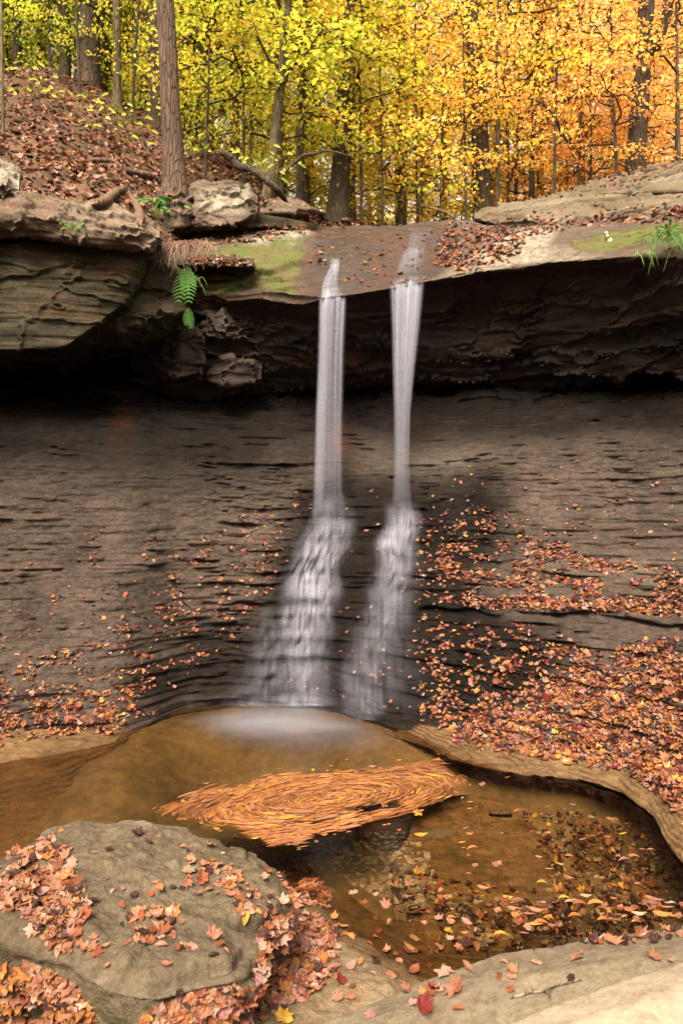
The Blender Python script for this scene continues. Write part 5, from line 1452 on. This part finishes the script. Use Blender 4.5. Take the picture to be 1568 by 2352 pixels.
for Y0, Y1, n, x0, x1 in ((14.3, 18, 16, -150, 1720), (18, 25, 20, -250, 1820), (25, 36, 14, -300, 1870), (36, 60, 12, -350, 1920)):
    for k in range(n):
        px_ = x0 + (x1 - x0) * (k + rng.uniform(.1, .9)) / n
        spots.append((px_, rng.uniform(Y0, Y1)))
spots += [(-60, 14.6), (40, 14.4), (95, 15.6), (150, 14.8), (235, 14.5), (290, 15.8), (335, 14.7), (400, 15.4), (470, 15.0), (540, 15.2), (700, 15.5), (20, 16.5), (180, 16.8), (250, 17.5)]
for k in range(28):
    px_ = (-120 + 520 * k / 10 if k < 10 else 440 + 1180 * (k - 10) / 18) + rng.uniform(-20, 20)
    Y_ = rng.uniform(15.2, 17.5) if k % 3 else rng.uniform(14.0, 15.0)
    if min(abs(px_ - q) for q in (785, 1100, 1465)) < 55: Y_ = rng.uniform(16.0, 18.0)
    pal = pal_at(px_)
    ms, bark = BUSH[pal][rng.integers(len(BUSH[pal]))]
    plant_tree(ms, bark, 'sapling', ground_at(px_, Y_), f'one of the low leafy {WORD[pal]} saplings crowding the edge of the wood', f'low {WORD[pal]} saplings at the edge of the wood', rng.uniform(0, 6.28), rng.uniform(.75, 1.2) * (.7 if k < 10 else 1))
for px_, Y_ in spots:
    pal = pal_at(px_)
    ms, bark = KINDS[pal][rng.integers(len(KINDS[pal]))]
    sc = rng.uniform(.85, 1.2) * (1 + max(0, Y_ - 20) * .022)
    plant_tree(ms, bark, 'tree', ground_at(px_, Y_), f'one of the slender {WORD[pal]} trees filling the wood behind the falls', f'slender {WORD[pal]} trees in the wood', rng.uniform(0, 6.28), sc)

# ------------------------------------------------------------------ roots, sticks, ferns, grass
def snake(name, pts, radii, mat, label, cat, seed, sides=9, onto=True):
    w = np.array([P(*p) for p in pts])
    t = np.linspace(0, len(w) - 1, len(w) * 9)
    V = np.stack([np.interp(t, np.arange(len(w)), w[:, k]) for k in range(3)], -1)
    V = smooth1(V, 4, 0)
    V += np.stack([fbm(t * 1.1 + 9 * k, t * 0 + seed, t * 0, 3, seed + k) * .03 for k in range(3)], -1)
    r = np.interp(t, np.arange(len(w)), radii) * (.12 + .88 * sstep(0, .5, t) * sstep(len(w) - 1, len(w) - 1.5, t))
    ob = link(name, tube_mesh(name, [(V, r)], sides, None, True, .14, seed), mat)
    return tag(ob, label, cat)
def on_surf(pts, lift=.05):
    out = []
    for x, y in pts:
        h = cast(x, y)[0]
        out.append((x, y, (h[1] if h else 10) - lift))
    return out
snake('tree_root', on_surf([(185, 372), (230, 368), (262, 372), (285, 392), (320, 402), (355, 412), (372, 420)]), [.02, .04, .045, .05, .055, .06, .05], ROOTWOOD, 'long bare root winding across the bank towards the big trunk', 'root', 401)
snake('tree_root', on_surf([(212, 474), (245, 462), (265, 446), (292, 432)]), [.05, .055, .05, .03], ROOTWOOD, 'thick pale root slanting down behind the jutting slab', 'root', 402)
snake('tree_root', on_surf([(296, 438), (305, 456), (316, 478), (322, 506), (326, 522)]), [.035, .045, .05, .05, .045], ROOTWOOD, 'short upright root beside the small brown boulder', 'root', 403)
snake('tree_root', on_surf([(500, 346), (530, 360), (548, 380), (575, 388), (605, 410), (640, 440), (668, 466)]), [.03, .05, .06, .05, .05, .05, .03], BARK_DARK, 'dark root running down the bank towards the rounded rock', 'root', 404)
snake('tree_root', on_surf([(690, 476), (715, 486), (740, 494), (765, 506)]), [.03, .045, .05, .05], ROOTWOOD, 'gnarled root at the foot of the thick dark trunk', 'root', 405)
snake('tree_root', on_surf([(782, 500), (805, 510), (830, 514)]), [.05, .04, .02], ROOTWOOD, 'short root on the right of the thick dark trunk', 'root', 406)
snake('tree_root', on_surf([(250, 268), (258, 258), (268, 250)]), [.02, .03, .04], BARK_GREY, 'pale claw root left of the slim grey trunk', 'root', 407)
snake('tree_root', on_surf([(290, 272), (282, 262), (274, 250)]), [.02, .03, .04], BARK_GREY, 'pale claw root right of the slim grey trunk', 'root', 408)
snake('fallen_stick', on_surf([(310, 262), (345, 290), (380, 315), (420, 352)], .05), [.02, .025, .02, .012], BARK_DARK, 'dark fallen stick lying across the bank behind the big trunk', 'stick', 409)
snake('fallen_stick', on_surf([(278, 372), (296, 420), (318, 444)], .05), [.012, .01, .006], DEADWOOD, 'thin stick on the leafy bank near the bare root', 'stick', 410)
snake('fallen_stick', [(983, 476, 11.3), (1010, 483, 11.2), (1030, 492, 11.1), (1048, 502, 11.05)], [.02, .022, .02, .015], ROOTWOOD, 'pale bent stick propped behind the leaf drift on the ledge', 'stick', 411)
snake('tree_branch', [(640, 410, 11.6), (668, 380, 11.55), (700, 356, 11.5), (740, 346, 11.4), (775, 350, 11.3), (820, 362, 11.2)], [.035, .03, .026, .02, .014, .006], BARK_GREY, 'bare low branch arching right from the crooked young maple', 'branch', 412)
def twig():
    pts = [P(x, y, Y) for x, y, Y in [(x, y, (cast(x, y)[0] or Vector((0, 2.6, 0)))[1] - .008) for x, y in ((1170, 2292), (1215, 2280), (1245, 2276), (1275, 2264), (1335, 2250))]]
    side1 = [pts[2], tuple(np.array(pts[2]) + [.015, -.02, .01]), tuple(np.array(pts[2]) + [.02, -.05, .004])]
    side2 = [pts[3], tuple(np.array(pts[3]) + [-.03, -.03, .012]), tuple(np.array(pts[3]) + [-.05, -.075, .006])]
    me = tube_mesh('twig', [(pts, [.005, .0055, .006, .005, .003]), (side1, [.004, .003, .0015]), (side2, [.004, .003, .0012])], 6, None, True, .3, 5)
    tag(link('twig', me, DEADWOOD), 'dark forked twig lying on the tan ledge at lower right', 'twig')
twig()

def blades_mesh(name, blades):
    """blades: (points, width, colour) ribbons with a crease."""
    V, Fq, C_, off = [], [], [], 0
    for pts, wd, c in blades:
        pts = np.asarray(pts, float); n = len(pts)
        t = np.gradient(pts, axis=0); t /= np.linalg.norm(t, axis=1, keepdims=True) + 1e-9
        s = np.cross(t, [0.2, 1, .1]); s /= np.linalg.norm(s, axis=1, keepdims=True) + 1e-9
        k = wd * np.sin(np.linspace(.25, 1, n) * np.pi * .98 + .0)[:, None] + .0004
        up = np.cross(s, t)
        a, m, b = pts - s * k, pts + up * k * .5, pts + s * k
        V.append(np.stack([a, m, b], 1).reshape(-1, 3))
        for i in range(n - 1):
            o = off + i * 3
            Fq += [(o, o + 1, o + 4, o + 3), (o + 1, o + 2, o + 5, o + 4)]
        C_.append(np.tile(np.asarray(c) * rng.uniform(.8, 1.2), (3 * n, 1))); off += 3 * n
    return np_mesh(name, np.concatenate(V), np.array(Fq), np.full(len(Fq), 4), None, np.concatenate(C_))
def hang(p0, d, L, g, n=7):
    t = np.linspace(0, 1, n)
    return np.array(p0) + np.outer(t * L, d) + np.outer(t ** 2 * L * g, [0, 0, -1])
def grass_tuft(x, y, Y, n, L, cols, label, wd=.0038, spread=.12, name='grass_tuft', upf=.5, g=1.0):
    o = np.array(P(x, y, Y)); bl = []
    for _ in range(n):
        a = rng.uniform(-2.9, -.2)
        d = np.array([math.cos(a) * .7, math.sin(a) * .6, rng.uniform(.0, 1.0) * upf])
        bl.append((hang(o + rng.normal(0, 1, 3) * [spread, .03, .02], d, L * rng.uniform(.4, 1.1), g * rng.uniform(.6, 1.3)), wd * rng.uniform(.6, 1.3), cols[rng.integers(len(cols))]))
    return tag(link(name, blades_mesh(name, bl), GREENERY, base=tuple(o)), label, 'grass')
grass_tuft(395, 562, 8.35, 240, .34, [(.17, .085, .05), (.22, .13, .08), (.12, .06, .035), (.25, .17, .11)], 'tuft of dry straw coloured grass hanging over the edge beside the jutting slab', spread=.20, upf=.5, g=1.1)
grass_tuft(448, 640, 8.55, 26, .22, [(.10, .22, .03), (.16, .26, .04)], 'few green blades hanging beside the fern', wd=.004, spread=.05)
grass_tuft(1548, 545, 7.25, 110, .34, [(.07, .16, .02), (.10, .19, .03), (.05, .11, .018)], 'tuft of green grass hanging from the mossy right end of the ledge', spread=.16, upf=.9)
grass_tuft(1472, 575, 7.45, 8, .22, [(.14, .30, .04)], 'few thin green blades hanging left of the grass tuft', spread=.03)
grass_tuft(380, 520, 9.5, 30, .18, [(.45, .40, .05), (.30, .32, .04)], 'small yellowing tuft at the foot of the small brown boulder', spread=.08, upf=1.4, g=.6)
def fern(x, y, Y, fronds, L, label, down=True):
    root = empty('fern', P(x, y, Y), label, 'fern')
    for k in range(fronds):
        a = rng.uniform(-2.4, -.7)
        d = np.array([math.cos(a) * .3, math.sin(a) * .22, -.9 if down else .75])
        sp = hang(P(x, y, Y), d / np.linalg.norm(d), L * rng.uniform(.75, 1.05), .15 if down else .5, 22)
        bl = [(sp, .0025, (.10, .2, .03))]
        tdir = np.gradient(sp, axis=0)
        for i in range(2, 22, 2):
            w = L * .24 * math.sin(math.pi * (i / 24.0) ** .7) + .008
            t = tdir[i] / np.linalg.norm(tdir[i])
            for s in (-1, 1):
                e = np.array([s * .9, -.12, 0]) + t * .5
                bl.append((np.array([sp[i], sp[i] + e * w * .35 + [0, -.006, 0], sp[i] + e * w * .7, sp[i] + e * w + [0, 0, -.012]]), .0030 + .0068 * L, (.055, .16, .018)))
        _child('frond', blades_mesh('frond', bl), GREENERY, root)
    return root
fern(430, 608, 8.4, 3, .48, 'bright green fern hanging below the dry grass tuft')
fern(433, 705, 8.5, 2, .24, 'small dark fern dangling lower in the recess')
fern(365, 488, 9.35, 3, .25, 'small fern growing at the side of the brown boulder', False)
fern(385, 470, 9.5, 3, .2, 'little pale fern on top of the brown boulder', False)
fern(103, 375, 10.3, 3, .32, 'upright green fern alone on the leafy bank', False)
def leafy_plant(x, y, Y, n, size, cols, label, h=.25, spread=.15, name='leafy_plant'):
    o = np.array(P(x, y, Y)); bl = []
    for _ in range(n):
        p = o + np.array([rng.normal(0, spread), rng.normal(0, spread * .5), rng.uniform(.15, 1) * h])
        bl.append((np.array([o, (o + p) / 2 + [0, 0, .03], p]), .003, (.14, .12, .04)))
        a = rng.uniform(0, 6.28); d = np.array([math.cos(a), math.sin(a) - .4, -.15]); d /= np.linalg.norm(d)
        bl.append((hang(p, d, size * rng.uniform(.5, .95), .45, 6), size * .17, cols[rng.integers(len(cols))]))
    return tag(link(name, blades_mesh(name, bl), GREENERY, base=tuple(o)), label, 'plant')
GR = [(.05, .15, .018), (.08, .18, .025)]; YG = [(.42, .44, .04), (.55, .48, .05), (.30, .36, .04)]
leafy_plant(165, 528, 7.35, 9, .09, GR, 'small green plant rooted on the face of the jutting slab', .12, .06)
leafy_plant(355, 500, 9.3, 22, .13, GR, 'green leafy plant in the nook left of the small brown boulder', .3, .14)
leafy_plant(65, 232, 11.8, 34, .16, YG, 'yellow green seedling high on the leafy bank', .5, .22)
leafy_plant(195, 335, 11.4, 60, .14, YG, 'spreading yellow green seedling in the middle of the bank', .35, .45)
leafy_plant(255, 285, 12.0, 44, .13, YG, 'pale seedling below the claw rooted tree', .4, .35)
leafy_plant(150, 262, 12.4, 40, .13, YG, 'yellowish seedling near the ridge of the bank', .4, .35)
leafy_plant(600, 408, 11.0, 44, .13, YG, 'golden seedling under the crooked young maple', .5, .3)
leafy_plant(450, 360, 11.2, 34, .12, YG, 'small seedling right of the big straight trunk', .35, .2)
leafy_plant(1535, 540, 7.2, 14, .10, GR, 'bright green plant above the hanging grass tuft', .18, .12)
leafy_plant(1390, 556, 7.75, 6, .07, [(.75, .65, .40)], 'tiny pale plant on the mossy right ledge', .1, .03)
